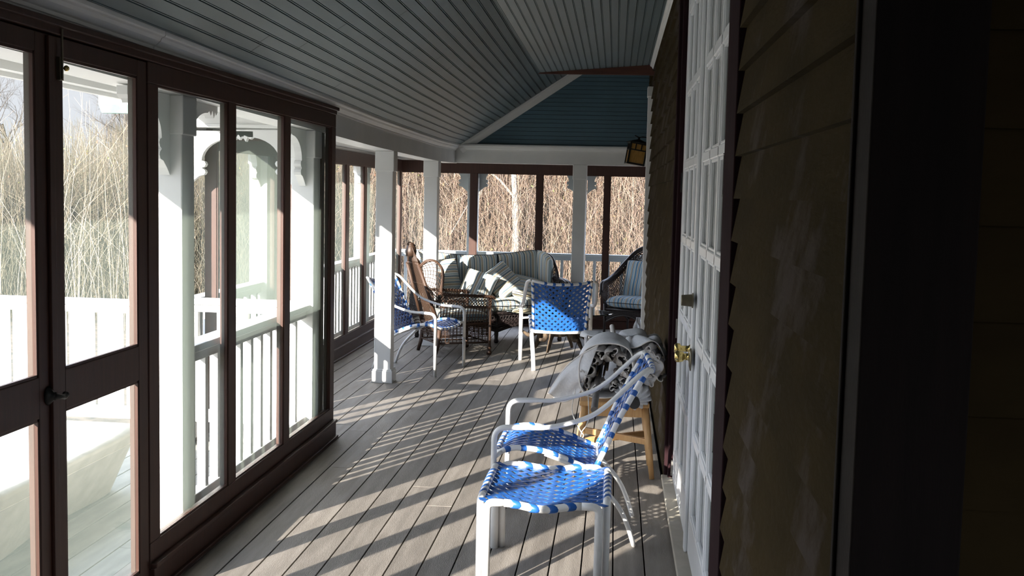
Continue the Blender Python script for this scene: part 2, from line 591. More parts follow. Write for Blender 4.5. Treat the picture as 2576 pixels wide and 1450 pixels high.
# face of the house turned to the camera side (dark), and its boards
nf = MB()
z = -0.03
while z < 3.0:
    prof = [(1.53-0.017, z), (1.555, z), (1.555, z+0.137), (1.53-0.004, z+0.137)]
    vs = [(XW+0.12, p[0], p[1]) for p in prof]+[(2.4, p[0], p[1]) for p in prof]
    nf.add(vs, [(3, 2, 1, 0), (4, 5, 6, 7), (1, 5, 4, 0), (2, 6, 5, 1), (3, 7, 6, 2), (0, 4, 7, 3)])
    z += 0.127
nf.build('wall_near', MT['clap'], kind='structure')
cbm = MB()
cbm.box((XW-0.026, 1.487, -0.02), (XW+0.02, 1.585, 3.0))
cbm.box((XW-0.028, 1.483, -0.02), (XW+0.115, 1.52, 3.0))
cbm.box((XW-0.032, 1.575, -0.02), (XW-0.01, 1.590, 3.0))
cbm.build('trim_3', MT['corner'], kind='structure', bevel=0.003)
cb2 = MB()
cb2.box((XW-0.02, YC-0.06, -0.02), (XW+0.02, YC, 3.1))
cb2.box((XW-0.02, YC-0.02, -0.02), (XW+0.12, YC+0.02, 3.1))
cb2.build('trim_4', MT['clap'], kind='structure', bevel=0.003)
bk = MB()
bk.box((-2.1, -2.7, -0.1), (2.5, -2.6, 3.2))
bk.build('wall_back', MT['corner'], kind='structure')
bs = MB()  # unseen side wall; opening added to let light onto the dark corner
bs.box((2.35, -2.7, -0.1), (2.5, -2.3, 3.2))
bs.box((2.35, -0.3, -0.1), (2.5, 1.54, 3.2))
bs.box((2.35, -2.3, -0.1), (2.5, -0.3, 0.5))
bs.box((2.35, -2.3, 2.4), (2.5, -0.3, 3.2))
bs.build('wall_side', MT['corner'], kind='structure')
lb = MB()
lb.box((XL-0.05, -2.7, -0.1), (XL+0.02, 1.31, 2.3))  # unseen wall, lengthened to keep the sun off the house doors
lb.build('wall_left', MT['wood'], kind='structure')

# ---- ceilings (beadboard)
def groove(w):
    """height profile over one board width w: list of (s, depth)"""
    return [(0.0, 0.006), (0.0022, 0.0), (w*0.5-0.0028, 0.0), (w*0.5, 0.004), (w*0.5+0.0028, 0.0), (w-0.0022, 0.0)]

cl = MB()
# sloping plane: eave (X=-1.80) up to X=-0.42, running along Y
XE, XR, ZR = -1.80, -0.42, 2.192+0.671*1.38
NB = 24
us = []
wb_ = 1.0/NB
for i in range(NB):
    for s_, d_ in [(0.0, 0.012), (0.045, 0.0), (0.10, 0.0), (0.13, 0.006), (0.16, 0.0), (0.955, 0.0)]:
        us.append(((i+s_)*wb_, d_))
us.append((1.0, 0.012))
ysamp = [-2.6, -1, 1, 2, 3, 3.5, 4, 4.5, 5, 5.5, 6, 6.5, 7, 7.5, 8, 8.5, 9, 9.5, 10, 10.5, 11, 11.5, 12, 12.5, 12.88]
vs = []; fs = []
for (u_, d_) in us:
    for y in ysamp:
        ze = crown_z(y)
        # the eave line bows slightly; the fan of boards follows it
        xb = XE
        X_ = xb*(1-u_)+XR*u_
        Z_ = ze*(1-u_)+ZR*u_
        vs.append((X_-0.55*d_, y, Z_+0.83*d_))
n = len(ysamp)
for i in range(len(us)-1):
    for j in range(n-1):
        fs.append((i*n+j, i*n+j+1, (i+1)*n+j+1, (i+1)*n+j))
cl.add(vs, fs)
cl.build('ceiling', MT['ceil'], kind='structure', solid=0.0)
# lower, nearly flat plane beside the house
c2 = MB()
FX0, FZ0, FX1, FZ1, FY1 = -0.80, 2.862, XW+0.05, 2.958, 11.3
nb = 20
wl = (FX1-FX0)/nb
vs = []; fs = []
pr = []
for i in range(nb):
    for s_, d_ in [(0.0, 0.012), (0.045, 0.0), (0.10, 0.0), (0.13, 0.006), (0.16, 0.0), (0.955, 0.0)]:
        pr.append((FX0+(i+s_)*wl, d_))
pr.append((FX1, 0.007))
for X_, d_ in pr:
    zz = FZ0+(FZ1-FZ0)*(X_-FX0)/(FX1-FX0)
    vs += [(X_, -2.6, zz+d_), (X_, FY1, zz+d_)]
for i in range(len(pr)-1):
    fs.append((2*i, 2*i+1, 2*i+3, 2*i+2))
c2.add(vs, fs)
c2.box((FX1, -2.6, 2.955), (2.5, 1.56, 2.99))
c2.build('ceiling', MT['ceil'], kind='structure')
# butt joints between ceiling boards
jt = MB()
for i in range(34):
    u_ = (random.randrange(1, NB-1)+0.03)*wb_
    y = random.uniform(4.5, 12)
    for du0, du1 in ((0.0, 0.94*wb_),):
        pts = []
        for (uu, yy) in ((u_, y), (u_+du1, y), (u_+du1, y+0.005), (u_, y+0.005)):
            ze = crown_z(yy)
            pts.append((XE*(1-uu)+XR*uu+0.0006, yy, ze*(1-uu)+ZR*uu-0.0008))
        jt.add(pts, [(0, 1, 2, 3)])
jt.build('trim_5', MT['corner'], kind='structure')
rb = MB()
rb.prism([(FX0-0.02, 2.850), (FX1, 2.850), (FX1, 3.02), (FX0-0.02, 2.90)], 'y', FY1, FY1+0.035)
rb.build('trim_6', MT['redboard'], kind='structure')
# gable above the far beam, horizontal beadboard
ge = MB()
z = 2.17
while z < 3.35:
    for (a, b) in ((z+0.002, z+0.043), (z+0.047, z+0.094)):
        xa = -1.80+(a-2.19)/0.671 if a > 2.19 else -1.84
        ge.box((max(xa-0.1, -1.86), 12.865, a), (XW+0.8, 12.885, b))
    z += 0.096
ge.build('wall_gable', MT['ceil2'], kind='structure')
gb = MB()
gb.box((-2.1, 12.885, 2.1), (2.4, 12.93, 3.5))
gb.build('wall_gable_backing', MT['corner'], kind='structure')
# upper end of the sloping ceiling, closes the space above
top = MB()
top.box((-0.46, -2.6, 3.13), (2.5, 12.95, 3.2))
top.build('ceiling', MT['ceil2'], kind='structure')

# ---- inner beams with crown mouldings
def swept(path, prof, closed_prof=True):
    """path: list of (origin Vector, axis_u Vector, axis_v Vector); prof: (u,v)"""
    b = MB()
    vs = []
    for o, U, V in path:
        for (a, c) in prof:
            vs.append(o+U*a+V*c)
    n = len(prof)
    fs = []
    for i in range(len(path)-1):
        for k in range(n):
            k2 = (k+1) % n
            fs.append((i*n+k, i*n+k2, (i+1)*n+k2, (i+1)*n+k))
    fs.append(tuple(range(n)))
    fs.append(tuple((len(path)-1)*n+k for k in range(n))[::-1])
    b.add(vs, fs)
    return b
ys = [-2.6]+list(np.linspace(0, 13.0, 40))
beam_prof = [(0, 0), (-0.165, 0), (-0.165, 0.24), (0.0, 0.24)]
path = [(Vector((XI1, y, beam_z(y))), Vector((1, 0, 0)), Vector((0, 0, 1))) for y in ys]
swept(path, beam_prof).build('trim_7', MT['white'], kind='structure')
crown_prof = [(0, 0), (0.012, 0.0), (0.014, 0.012), (0.022, 0.016), (0.04, 0.032), (0.046, 0.045), (0.058, 0.05), (0.062, 0.056), (0.062, 0.072), (0, 0.085)]
def crown_part(y0, y1):
    yy = list(np.linspace(y0, y1, 22))
    return swept([(Vector((XI1, y, crown_z(y)-0.068)), Vector((1, 0, 0)), Vector((0, 0, 1))) for y in yy], crown_prof)
c = crown_part(-2.6, 4.36)
e = crown_part(4.366, 12.88)
c.add(e.v, e.f)
c.build('trim_8', MT['white'], kind='structure')
far = MB()
far.box((-1.88, 12.86, 1.987), (1.9, 13.03, 2.2))
far.build('trim_9', MT['white'], kind='structure')
fc = swept([(Vector((x_, 12.86, 2.125)), Vector((0, -1, 0)), Vector((0, 0, 1))) for x_ in (-1.81, XW+0.8)], crown_prof)
fc.build('trim_10', MT['white'], kind='structure')
# rake crown up the gable
import mathutils
rk_dir = Vector((1, 0, 0.671)).normalized()
rk_n = Vector((-0.671, 0, 1)).normalized()
rk0 = Vector((-1.80, 12.865, 2.13))
rk = swept([(rk0+rk_dir*t, Vector((0, -1, 0)), rk_n) for t in (0.0, 1.75)], [(0, -0.035), (0.02, -0.035), (0.03, -0.02), (0.05, 0.01), (0.058, 0.03), (0.07, 0.04), (0.07, 0.06), (0, 0.07)])
rk.build('trim_11', MT['white'], kind='structure')
# crown where low ceiling meets the house
wc = swept([(Vector((XW+0.01, y, 2.885)), Vector((-1, 0, 0)), Vector((0, 0, 1))) for y in (1.9, FY1)], crown_prof)
wc.build('trim_12', MT['white'], kind='structure')
# dark board under ceiling along right part over camera corner
# ---- outer roof: soffit, eave trim, gutter, roof deck
def soffit(name_mat, x0, x1, y0, y1, zf):
    b = MB()
    y = y0
    while y < y1-0.001:
        ye = min(y+0.062, y1)
        b.add([(x0, y+0.005, zf(x0)), (x1, y+0.005, zf(x1)), (x1, ye-0.005, zf(x1)), (x0, ye-0.005, zf(x0)),
               (x0, y+0.005, zf(x0)+0.012), (x1, y+0.005, zf(x1)+0.012), (x1, ye-0.005, zf(x1)+0.012), (x0, ye-0.005, zf(x0)+0.012)],
              [(0, 1, 2, 3), (7, 6, 5, 4), (0, 4, 5, 1), (1, 5, 6, 2), (2, 6, 7, 3), (3, 7, 4, 0)])
        y = ye
    return b
XE1 = -2.62    # near eave
sf = soffit('s', XI0-0.001, XE1, 1.2, 6.86, lambda x_: 2.16)
s2_ = soffit('s', XI0-0.001, -2.95, 6.86, 14.4, lambda x_: 2.055)
sf.add(s2_.v, s2_.f)
s3_ = soffit('s', 1.9, -2.0, 13.03, 14.4, lambda x_: 2.055)
sf.add(s3_.v, s3_.f)
sf.build('ceiling', MT['soffit'], kind='structure')
rf = MB()
rf.box((XE1+0.0, 1.2, 2.175), (XI0, 6.86, 2.23))
rf.box((-3.0, 6.86, 2.07), (XI0, 14.5, 2.23))
rf.box((XI0-0.02, 13.03, 2.07), (2.5, 14.5, 2.23))
rf.box((XI0, -2.6, 3.25), (2.6, 13.1, 3.4))
rf.prism([(XI0-0.1, 2.23), (XI0+0.02, 2.22), (-0.3, 3.3), (-0.4, 3.45)], 'y', -2.6, 13.0)
rf.build('roof', MT['corner'], kind='structure')
et = MB()
et.box((XE1-0.03, 1.2, 2.10), (XE1+0.0, 6.9, 2.26))
et.box((XE1-0.005, 1.2, 2.12), (XE1+0.06, 6.86, 2.16))
et.box((-3.03, 7.4, 1.97), (-3.0, 14.5, 2.2))
et.build('trim_13', MT['white'], kind='structure')
gt = MB()
gt.prism([(XE1-0.03, 2.24), (XE1-0.13, 2.24), (XE1-0.13, 2.18), (XE1-0.09, 2.13), (XE1-0.03, 2.13)], 'y', 1.2, 6.95)
gt.prism([(6.78, 2.20), (6.68, 2.20), (6.68, 2.14), (6.72, 2.09), (6.78, 2.09)], 'x', -3.2, XE1-0.14)
gt.build('trim_14', MT['gutter'], kind='structure')
# beam across at the bump-out
xb = MB()
xb.box((-2.86, 6.84, 2.03), (XI0, 6.98, 2.17))
xb.box((-2.86, 6.825, 2.02), (XI0, 6.995, 2.04))
xb.box((-2.86, 6.9, 1.995), (-2.72, 14.1, 2.06))
xb.box((-2.86, 13.9, 1.995), (2.2, 14.04, 2.06))
xb.build('trim_15', MT['white'], kind='structure', bevel=0.003)

# ================================================================== WINDOWS AND SCREEN DOORS
def screen_window(idx, axis, fixed, cuts, z0, z1, ztop, mw=0.09, depth=0.045, zbase=0.0, sm=None, label=None, frame_ext=0.0, head_out=0.0, sign=1, ledge=True):
    """wooden-framed screen unit. cuts: list of (a,b) glass intervals along the run.
    axis 'y' = run along Y with fixed X (sign: +1 room side is +X), axis 'x' = run along X with fixed Y (room side -Y)."""
    root = thing('window_%d' % idx, loc=((fixed, cuts[0][0], 0) if axis == 'y' else (cuts[0][0], fixed, 0)), kind='structure')
    sm = sm or MT['screen']
    def BX(b, a0, a1, d0, d1, za, zb):
        if axis == 'y':
            b.box((fixed+d0*sign if sign > 0 else fixed-d1, a0, za), (fixed+d1*sign if sign > 0 else fixed-d0, a1, zb))
        else:
            b.box((a0, fixed-d1, za), (a1, fixed-d0, zb))
    A, B = cuts[0][0]-mw, cuts[-1][1]+mw
    h = depth/2
    f = MB()
    BX(f, A, B, -h, h, z1, ztop)
    BX(f, A, B, -h, h, zbase+0.10, z0)
    BX(f, A, cuts[0][0], -h, h, z0, z1)
    BX(f, cuts[-1][1], B, -h, h, z0, z1)
    f.build('frame', MT['wood'], root, bevel=0.003, world=True)
    for (a, b), (c_, d_) in zip(cuts[:-1], cuts[1:]):
        m_ = MB()
        BX(m_, b, c_, -h, h, z0, z1)
        m_.build('mullion', MT['wood'], root, bevel=0.003, world=True)
    st = MB()
    for a, b in cuts:                   # thin beads round each light
        BX(st, a, b, h-0.018, h-0.006, z1-0.008, z1)
        BX(st, a, b, h-0.018, h-0.006, z0, z0+0.008)
        BX(st, a, a+0.008, h-0.018, h-0.006, z0, z1)
        BX(st, b-0.008, b, h-0.018, h-0.006, z0, z1)
    st.build('screen_bead', MT['wood'], root, world=True)
    if ledge:
        lg = MB()
        BX(lg, A, B, -h-0.01, h+0.0, zbase, zbase+0.10)
        BX(lg, A, B, h, h+0.018, zbase, zbase+0.105)
        BX(lg, A, B, h, h+0.028, zbase+0.105, zbase+0.125)
        BX(lg, A, B, h, h+0.035, zbase, zbase+0.02)
        lg.build('baseboard', MT['wood'], root, bevel=0.004, world=True)
    for a, b in cuts:
        p = MB()
        BX(p, a, b, -0.0012, 0.0012, z0, z1)
        p.build('screen_pane', sm, root, world=True)
    return root

w1 = screen_window(1, 'y', XL, [(4.335, 5.150), (5.255, 6.050), (6.160, 7.070)], 0.205, 2.048, 2.13, mw=0.10)
w2_ = screen_window(2, 'y', XL, [(1.40, 1.98), (2.07, 2.66)], 0.205, 1.80, 2.13, mw=0.08)  # out of view; head lowered to block sun from the house doors
# continuous head board and cap over the near screen wall
hb = MB()
hb.box((XL-0.02, 1.3, 2.13), (XL+0.03, 7.17, 2.163))
hb.box((XL-0.02, 1.3, 2.155), (XL+0.042, 7.185, 2.178))
hb.build('trim_16', MT['wood'], kind='structure', bevel=0.004)

def screen_door(idx, ya, yb, hinge_right=True):
    root = thing('door_%d' % idx, loc=(XL, ya, 0), kind='structure')
    h = 0.02
    f = MB()
    sw = 0.083
    f.box((XL-h, ya, 0.02), (XL+h, ya+sw, 2.125))
    f.box((XL-h, yb-sw, 0.02), (XL+h, yb, 2.125))
    for za, zb in ((0.02, 0.118), (0.888, 1.024), (2.062, 2.125)):
        f.box((XL-h, ya+sw, za), (XL+h, yb-sw, zb))
    f.build('door_frame', MT['wood'], root, bevel=0.003, world=True)
    bd = MB()
    for za, zb in ((0.118, 0.888), (1.024, 2.062)):
        a, b = ya+sw, yb-sw
        bd.box((XL+h-0.014, a, za), (XL+h-0.003, b, za+0.009))
        bd.box((XL+h-0.014, a, zb-0.009), (XL+h-0.003, b, zb))
        bd.box((XL+h-0.014, a, za), (XL+h-0.003, a+0.009, zb))
        bd.box((XL+h-0.014, b-0.009, za), (XL+h-0.003, b, zb))
    bd.build('screen_bead', MT['wood'], root, world=True)
    for za, zb in ((0.118, 0.888), (1.024, 2.062)):
        p = MB()
        p.box((XL-0.0012, ya+sw, za), (XL+0.0012, yb-sw, zb))
        p.build('screen_pane', MT['screen'], root, world=True)
    return root
d2 = screen_door(2, 3.478, 4.228)
d3 = screen_door(3, 2.725, 3.472)
ag = MB()
ag.box((XL+0.02, 3.455, 0.03), (XL+0.032, 3.49, 2.12))
ag.build('astragal', MT['wood'], d2, bevel=0.002, world=True)
bl = MB()
bl.tube([(XL+0.034, 3.537, 2.15), (XL+0.034, 3.537, 1.99)], 0.004, 8)
bl.box((XL+0.02, 3.525, 1.985), (XL+0.032, 3.549, 2.06))
bl.build('surface_bolt', MT['oldbrass'], d2, smooth=False, world=True)
kb = MB()
kb.lathe([(0.004, 0), (0.009, 0.004), (0.010, 0.010), (0.006, 0.016)], 14, Matrix.Translation((XL+0.034, 3.548, 2.025)) @ Matrix.Rotation(PI/2, 4, 'Y'))
kb.build('bolt_knob', MT['brass'], d2, smooth=True, world=True)
lt = MB()
T0 = Matrix.Translation((XL+0.02, 3.44, 0.955))
lt.lathe([(0.022, 0), (0.024, 0.004), (0.018, 0.012), (0.010, 0.022), (0.010, 0.03)], 18, T0 @ Matrix.Rotation(PI/2, 4, 'Y') @ Matrix.Scale(1.35, 4, (1, 0, 0)))
lt.tube(catmull([(XL+0.045, 3.44, 0.955), (XL+0.055, 3.46, 0.95), (XL+0.052, 3.49, 0.945), (XL+0.05, 3.505, 0.95)], 4), [0.009]*4+[0.008]*4+[0.010]*4+[0.012], 10)
lt.build('latch_handle', MT['blackm'], d3, smooth=True, world=True)

# bump-out screens: jog, left side, far end
jg = screen_window(3, 'x', 7.06, [(-2.58, -2.14)], 0.2, 1.955, 2.0, mw=0.08, ledge=False)
jx = MB()
jx.box((-2.12, 7.03, 0), (XL-0.03, 7.09, 2.1))
jx.build('wall_jog', MT['wood'], kind='structure')
w4 = screen_window(4, 'y', XG, [(7.22, 8.5), (8.6, 9.88), (9.97, 10.80), (10.93, 11.60), (11.72, 12.5), (12.62, 13.60)], 0.205, 1.895, 2.03, mw=0.08)
w5 = screen_window(5, 'x', YF, [(-2.66, -1.795), (-1.712, -0.975), (-0.897, -0.143), (-0.072, 0.60), (0.68, 1.5)], 0.205, 1.885, 2.03, mw=0.055, sm=MT['screen2'], depth=0.06)

# ================================================================== FRENCH DOORS (house side)
fd = thing('door_1', loc=(XW, 5.0, 0), kind='structure')
DX = XW+0.02
def french_leaf(ya, yb, hinge_at, label):
    root = MB()
    st = 0.105
    a, b = ya+st, yb-st
    x0, x1 = DX, DX+0.045
    rows = [(0.22, 0.555), (0.60, 0.975), (1.02, 1.395), (1.44, 1.80), (1.845, 2.21), (2.255, 2.65), (2.70, 2.86)]
    root.box((x0, ya, 0.03), (x1, a, 2.9))
    root.box((x0, b, 0.03), (x1, yb, 2.9))
    zs = [0.03]
    root.box((x0, a, 0.03), (x1, b, rows[0][0]))
    for (r0, r1), (s0, s1) in zip(rows[:-1], rows[1:]):
        root.box((x0, a, r1), (x1, b, s0))
    cw = (b-a)
    cols = []
    for i in range(3):
        ca = a+cw*i/3+(0.016 if i else 0); cb_ = a+cw*(i+1)/3-(0.016 if i < 2 else 0)
        cols.append((ca, cb_))
    for i in range(2):
        root.box((x0, cols[i][1], rows[0][0]), (x1, cols[i+1][0], rows[-1][1]))
    leaf = root.build('door_leaf', MT['doorw'], fd, bevel=0.006, world=True)
    pm = MB(); bm_ = MB()
    for r0, r1 in rows:
        for ca, cb_ in cols:
            pm.box((x0+0.02, ca, r0), (x0+0.026, cb_, r1))
            for (p, q, u_, v_) in ((ca, cb_, r0, r0+0.012), (ca, cb_, r1-0.012, r1), (ca, ca+0.012, r0, r1), (cb_-0.012, cb_, r0, r1)):
                bm_.prism([(x0+0.002, 0), (x0+0.02, 0), (x0+0.02, 1)], 'y', 0, 0) if False else bm_.box((x0+0.006, p, u_), (x0+0.02, q, v_))
    pm.build('glass_lites', MT['lite'], leaf, world=True)
    bm_.build('glazing_bead', MT['doorw'], leaf, bevel=0.003, world=True)
    return leaf
lf1 = french_leaf(3.74, 5.045, 3.72, 'near')
lf2 = french_leaf(5.055, 6.37, 6.4, 'far')
asb = MB()
asb.box((DX-0.016, 5.02, 0.03), (DX, 5.085, 2.9))
asb.build('astragal', MT['doorw'], fd, bevel=0.006, world=True)
cs = MB()
cs.box((XW-0.026, 3.185, 0.0), (XW+0.09, 3.35, 3.0))
cs.box((XW-0.002, 3.34, 0.0), (XW+0.09, 3.728, 3.0))
cs.box((XW-0.024, 6.44, 0.0), (XW+0.09, 6.52, 3.0))
cs.box((XW-0.006, 6.38, 0.0), (XW+0.09, 6.44, 3.0))
cs.build('door_casing', MT['maroon'], fd, bevel=0.004, world=True)
th = MB()
th.box((XW-0.04, 3.36, 0.0), (XW+0.06, 6.45, 0.03))
th.build('threshold', MT['tarp'], fd, bevel=0.004, world=True)
def hinge(y, z, m_, hgt=0.11, r_=0.008, far_side=False):
    h_ = MB()
    h_.tube([(DX-0.012, y, z-hgt/2), (DX-0.012, y, z+hgt/2)], r_, 10)
    for zz in (z-hgt/2-0.004, z+hgt/2+0.004):
        h_.lathe([(0.002, -0.004), (r_*1.05, -0.002), (r_*1.05, 0.002), (0.002, 0.004)], 10, Matrix.Translation((DX-0.012, y, zz)))
    h_.box((DX-0.010, y-0.035, z-hgt/2), (DX-0.002, y+0.03, z+hgt/2))
    return h_.build('hinge', m_, fd, smooth=False, world=True)
hinge(3.735, 1.725, MT['blackm'], 0.13, 0.012)
hinge(3.735, 0.86, MT['blackm'], 0.12, 0.012)
hinge(6.40, 1.73, MT['blackm'], 0.11)
hinge(6.40, 0.90, MT['steel'], 0.11)
hinge(6.40, 0.09, MT['steel'], 0.09)
# deadbolt and brass knobs
dd = MB()
TR = lambda x_, y_, z_: Matrix.Translation((x_, y_, z_)) @ Matrix.Rotation(-PI/2, 4, 'Y')
dd.lathe([(0.034, 0), (0.034, 0.004), (0.028, 0.006), (0.024, 0.05), (0.022, 0.053)], 24, TR(DX-0.016, 4.99, 1.19))
dd.build('deadbolt_cylinder', MT['oldbrass'], fd, smooth=False, world=True)
kn = MB()
kn.lathe([(0.036, 0), (0.036, 0.005), (0.03, 0.009), (0.016, 0.012), (0.015, 0.03), (0.022, 0.035), (0.026, 0.05), (0.026, 0.062), (0.02, 0.07), (0.012, 0.073)], 24, TR(DX-0.016, 5.0, 0.935))
kn.build('door_knob', MT['brass'], fd, smooth=True, world=True)
ke = MB()
ke.lathe([(0.034, 0), (0.034, 0.004), (0.02, 0.010)], 24, TR(DX-0.016, 4.985, 0.925) @ Matrix.Scale(1.5, 4, (1, 0, 0)))
ke.build('door_plate', MT['oldbrass'], fd, smooth=True, world=True)
k2 = MB()
k2.lathe([(0.034, 0), (0.034, 0.006), (0.02, 0.012), (0.014, 0.02), (0.014, 0.052), (0.024, 0.058), (0.025, 0.075), (0.018, 0.082)], 24, TR(DX-0.002, 5.12, 0.955))
k2.build('door_knob', MT['brass'], fd, smooth=True, world=True)

# white vertical casing on the house wall further on
t17 = MB()
t17.box((XW-0.055, 11.55, 0.16), (XW+0.01, 11.68, 2.70))
t17.prism([(11.50, 2.66), (11.72, 2.66), (11.70, 2.76), (11.52, 2.76)], 'x', XW-0.062, XW+0.01)
t17.build('trim_17', MT['white'], kind='structure', bevel=0.004)

# ================================================================== POSTS, BRACKETS
BRK = [(0, 0), (0.42, 0), (0.42, 0.035), (0.40, 0.05), (0.385, 0.035), (0.372, 0.065), (0.35, 0.03), (0.33, 0.055), (0.31, 0.035)]
for i in range(9):
    t = i/8
    BRK.append((0.29-0.205*math.sin(t*PI/2), 0.045+0.125*(1-math.cos(t*PI/2))*1.15))
BRK += [(0.105, 0.195), (0.112, 0.21), (0.105, 0.226), (0.085, 0.235), (0.105, 0.248), (0.110, 0.262), (0.10, 0.278), (0.07, 0.285), (0.03, 0.315), (0, 0.345)]
def bracket(cx, cy, dx, dy, zt, parent, m_):
    """fretwork bracket in the plane (dx,dy)/z rooted at (cx,cy,zt)"""
    b = MB()
    th_ = 0.022
    nx, ny = -dy, dx
    n = len(BRK)
    vs = []
    for s_ in (-th_, th_):
        for a, d in BRK:
            vs.append((cx+dx*a+nx*s_, cy+dy*a+ny*s_, zt-d))
    # triangle-safe faces: strips from the top/left edges
    fs = [tuple(range(n)), tuple(range(n, 2*n))[::-1]]+[(i, (i+1) % n, n+(i+1) % n, n+i) for i in range(n)]
    b.add(vs, fs)
    return b.build('bracket', m_, parent, world=True)

def post(cx, cy, zt, label, m_, w=0.145, brackets=(), base=True, group=None):
    root = thing('porch_post', label, 'post', (cx, cy, 0), 0, group)
    h = w/2
    b = MB()
    b.box((-h, -h, 0.0), (h, h, zt))
    b.box((-h-0.009, -h-0.009, zt-0.17), (h+0.009, h+0.009, zt))
    b.build('shaft', m_, root, bevel=0.006)
    if base:
        p = MB()
        p.box((-h-0.018, -h-0.018, 0), (h+0.018, h+0.018, 0.105))
        p.box((-h-0.012, -h-0.012, 0.105), (h+0.012, h+0.012, 0.118))
        p.build('plinth', m_, root, bevel=0.004)
    for (dx, dy) in brackets:
        bracket(cx+dx*(h+0.009), cy+dy*(h+0.009), dx, dy, zt, root, m_)
    return root
cxi = (XI0+XI1)/2
PW, PR = MT['white'], MT['rail']
post(cxi, 4.78, beam_z(4.78), 'white porch post outside the nearest fixed screen, widest of the white posts', PW, brackets=((0, -1), (0, 1)))
post(cxi, 6.91, beam_z(6.91), 'white porch post with bracket outside the last light of the near screen wall', PW, brackets=((0, -1), (-1, 0)))
post(cxi, 9.385, beam_z(9.385), 'white square post with plinth standing on the floor beside the left blue strap chair', PW)
post(cxi, 11.765, beam_z(11.765), 'white square post rising behind the brown wicker armchair beside the sofa', PW)
post(-0.42, 12.93, 1.99, 'pale square post under the far beam behind the blue strap chair', PW)
post(-2.79, 6.91, 2.0, 'white corner post at the bend of the outdoor railing, seen behind the nearest post', PW, brackets=((1, 0), (0, 1)))
post(-2.79, 8.6, 2.0, 'white outer post beyond the left side screens, near side', PW, brackets=((0, 1), (0, -1)))
post(-2.79, 12.12, 2.0, 'white outer post with brackets beyond the left side screens, far side', PW, brackets=((0, 1), (0, -1)))
post(-1.79, 13.97, 2.0, 'pale outer post with fretwork brackets behind the mullion over the sofa', PR, w=0.13, brackets=((1, 0), (-1, 0)))
post(-0.43, 13.97, 2.0, 'pale outer post with fretwork brackets behind the square post under the far beam', PR, w=0.13, brackets=((1, 0), (-1, 0)))
post(cxi, 2.40, beam_z(2.4), 'white porch post outside the screens left of the camera', PW, brackets=((0, -1), (0, 1)))

# ================================================================== RAILINGS
def railing(name, axis, fixed, a, b, pitch_, bw, bd, ztop, label, m_, z0=0.13, phase=0.0, group=None, hr=0.05):
    root = thing(name, label, 'railing', ((fixed, a, 0) if axis == 'y' else (a, fixed, 0)), 0, group)
    def BX(mb, p, q, d0, d1, za, zb):
        if axis == 'y':
            mb.box((fixed+d0, p, za), (fixed+d1, q, zb))
        else:
            mb.box((p, fixed+d0, za), (q, fixed+d1, zb))
    t = MB()
    BX(t, a, b, -0.055, 0.055, ztop-0.035, ztop)
    BX(t, a, b, -0.03, 0.03, ztop-0.085, ztop-0.035)
    t.build('top_rail', m_, root, bevel=0.004, world=True)
    l_ = MB()
    BX(l_, a, b, -0.03, 0.03, z0, z0+0.075)
    l_.build('bottom_rail', m_, root, bevel=0.004, world=True)
    y = a+phase
    while y+bw < b:
        q = MB()
        BX(q, y, y+bw, -bd/2, bd/2, z0+0.07, ztop-0.08)
        q.build('baluster', m_, root, bevel=0.002, world=True)
        y += pitch_
    return root
railing('porch_railing', 'y', cxi, 4.86, 6.835, 0.168, 0.042, 0.042, 0.92, 'white railing right outside the near fixed screens, running away from the camera', PW, phase=0.09)
railing('porch_railing', 'x', 6.91, -2.71, cxi-0.075, 0.165, 0.04, 0.04, 0.93, 'short white cross railing behind the near railing at the bump-out corner', PW, phase=0.02)
railing('porch_railing', 'x', 6.91, -4.9, -2.87, 0.1925, 0.166, 0.025, 0.905, 'white solid-looking railing of wide boards across the outdoor deck', PW, phase=0.035)
railing('porch_railing', 'y', -2.79, 6.99, 8.52, 0.168, 0.045, 0.045, 0.91, 'white railing outside the left side screens, nearest run', PW, phase=0.08)
railing('porch_railing', 'y', -2.79, 8.68, 12.04, 0.135, 0.065, 0.04, 0.91, 'white sunlit railing of close balusters outside the left side screens, middle run', PW, phase=0.05)
railing('porch_railing', 'y', -2.79, 12.2, 13.9, 0.135, 0.065, 0.04, 0.91, 'white railing outside the left side screens, farthest run', PW, phase=0.05)
railing('porch_railing', 'x', 13.97, -2.72, -1.86, 0.165, 0.036, 0.036, 0.905, 'shade-tinted blue-grey far railing behind the left end of the sofa', PR, phase=0.06)
railing('porch_railing', 'x', 13.97, -1.72, -0.50, 0.17, 0.036, 0.036, 0.905, 'shade-tinted blue-grey far railing behind the sofa back and blue strap chair', PR, phase=0.03)
railing('porch_railing', 'x', 13.97, -0.36, 1.9, 0.17, 0.036, 0.036, 0.905, 'shade-tinted blue-grey far railing behind the right wicker armchair', PR, phase=0.10)

# ================================================================== STRAP CHAIRS AND OTTOMAN
def slerp_list(pts, t):
    """point at fraction t (by length) of polyline"""
    L_ = [0]
    for a, b in zip(pts[:-1], pts[1:]):
        L_.append(L_[-1]+(b-a).length)
    d = t*L_[-1]
    for i in range(len(pts)-1):
        if d <= L_[i+1]+1e-9:
            k_ = (d-L_[i])/max(L_[i+1]-L_[i], 1e-9)
            return pts[i].lerp(pts[i+1], k_)
    return pts[-1].copy()

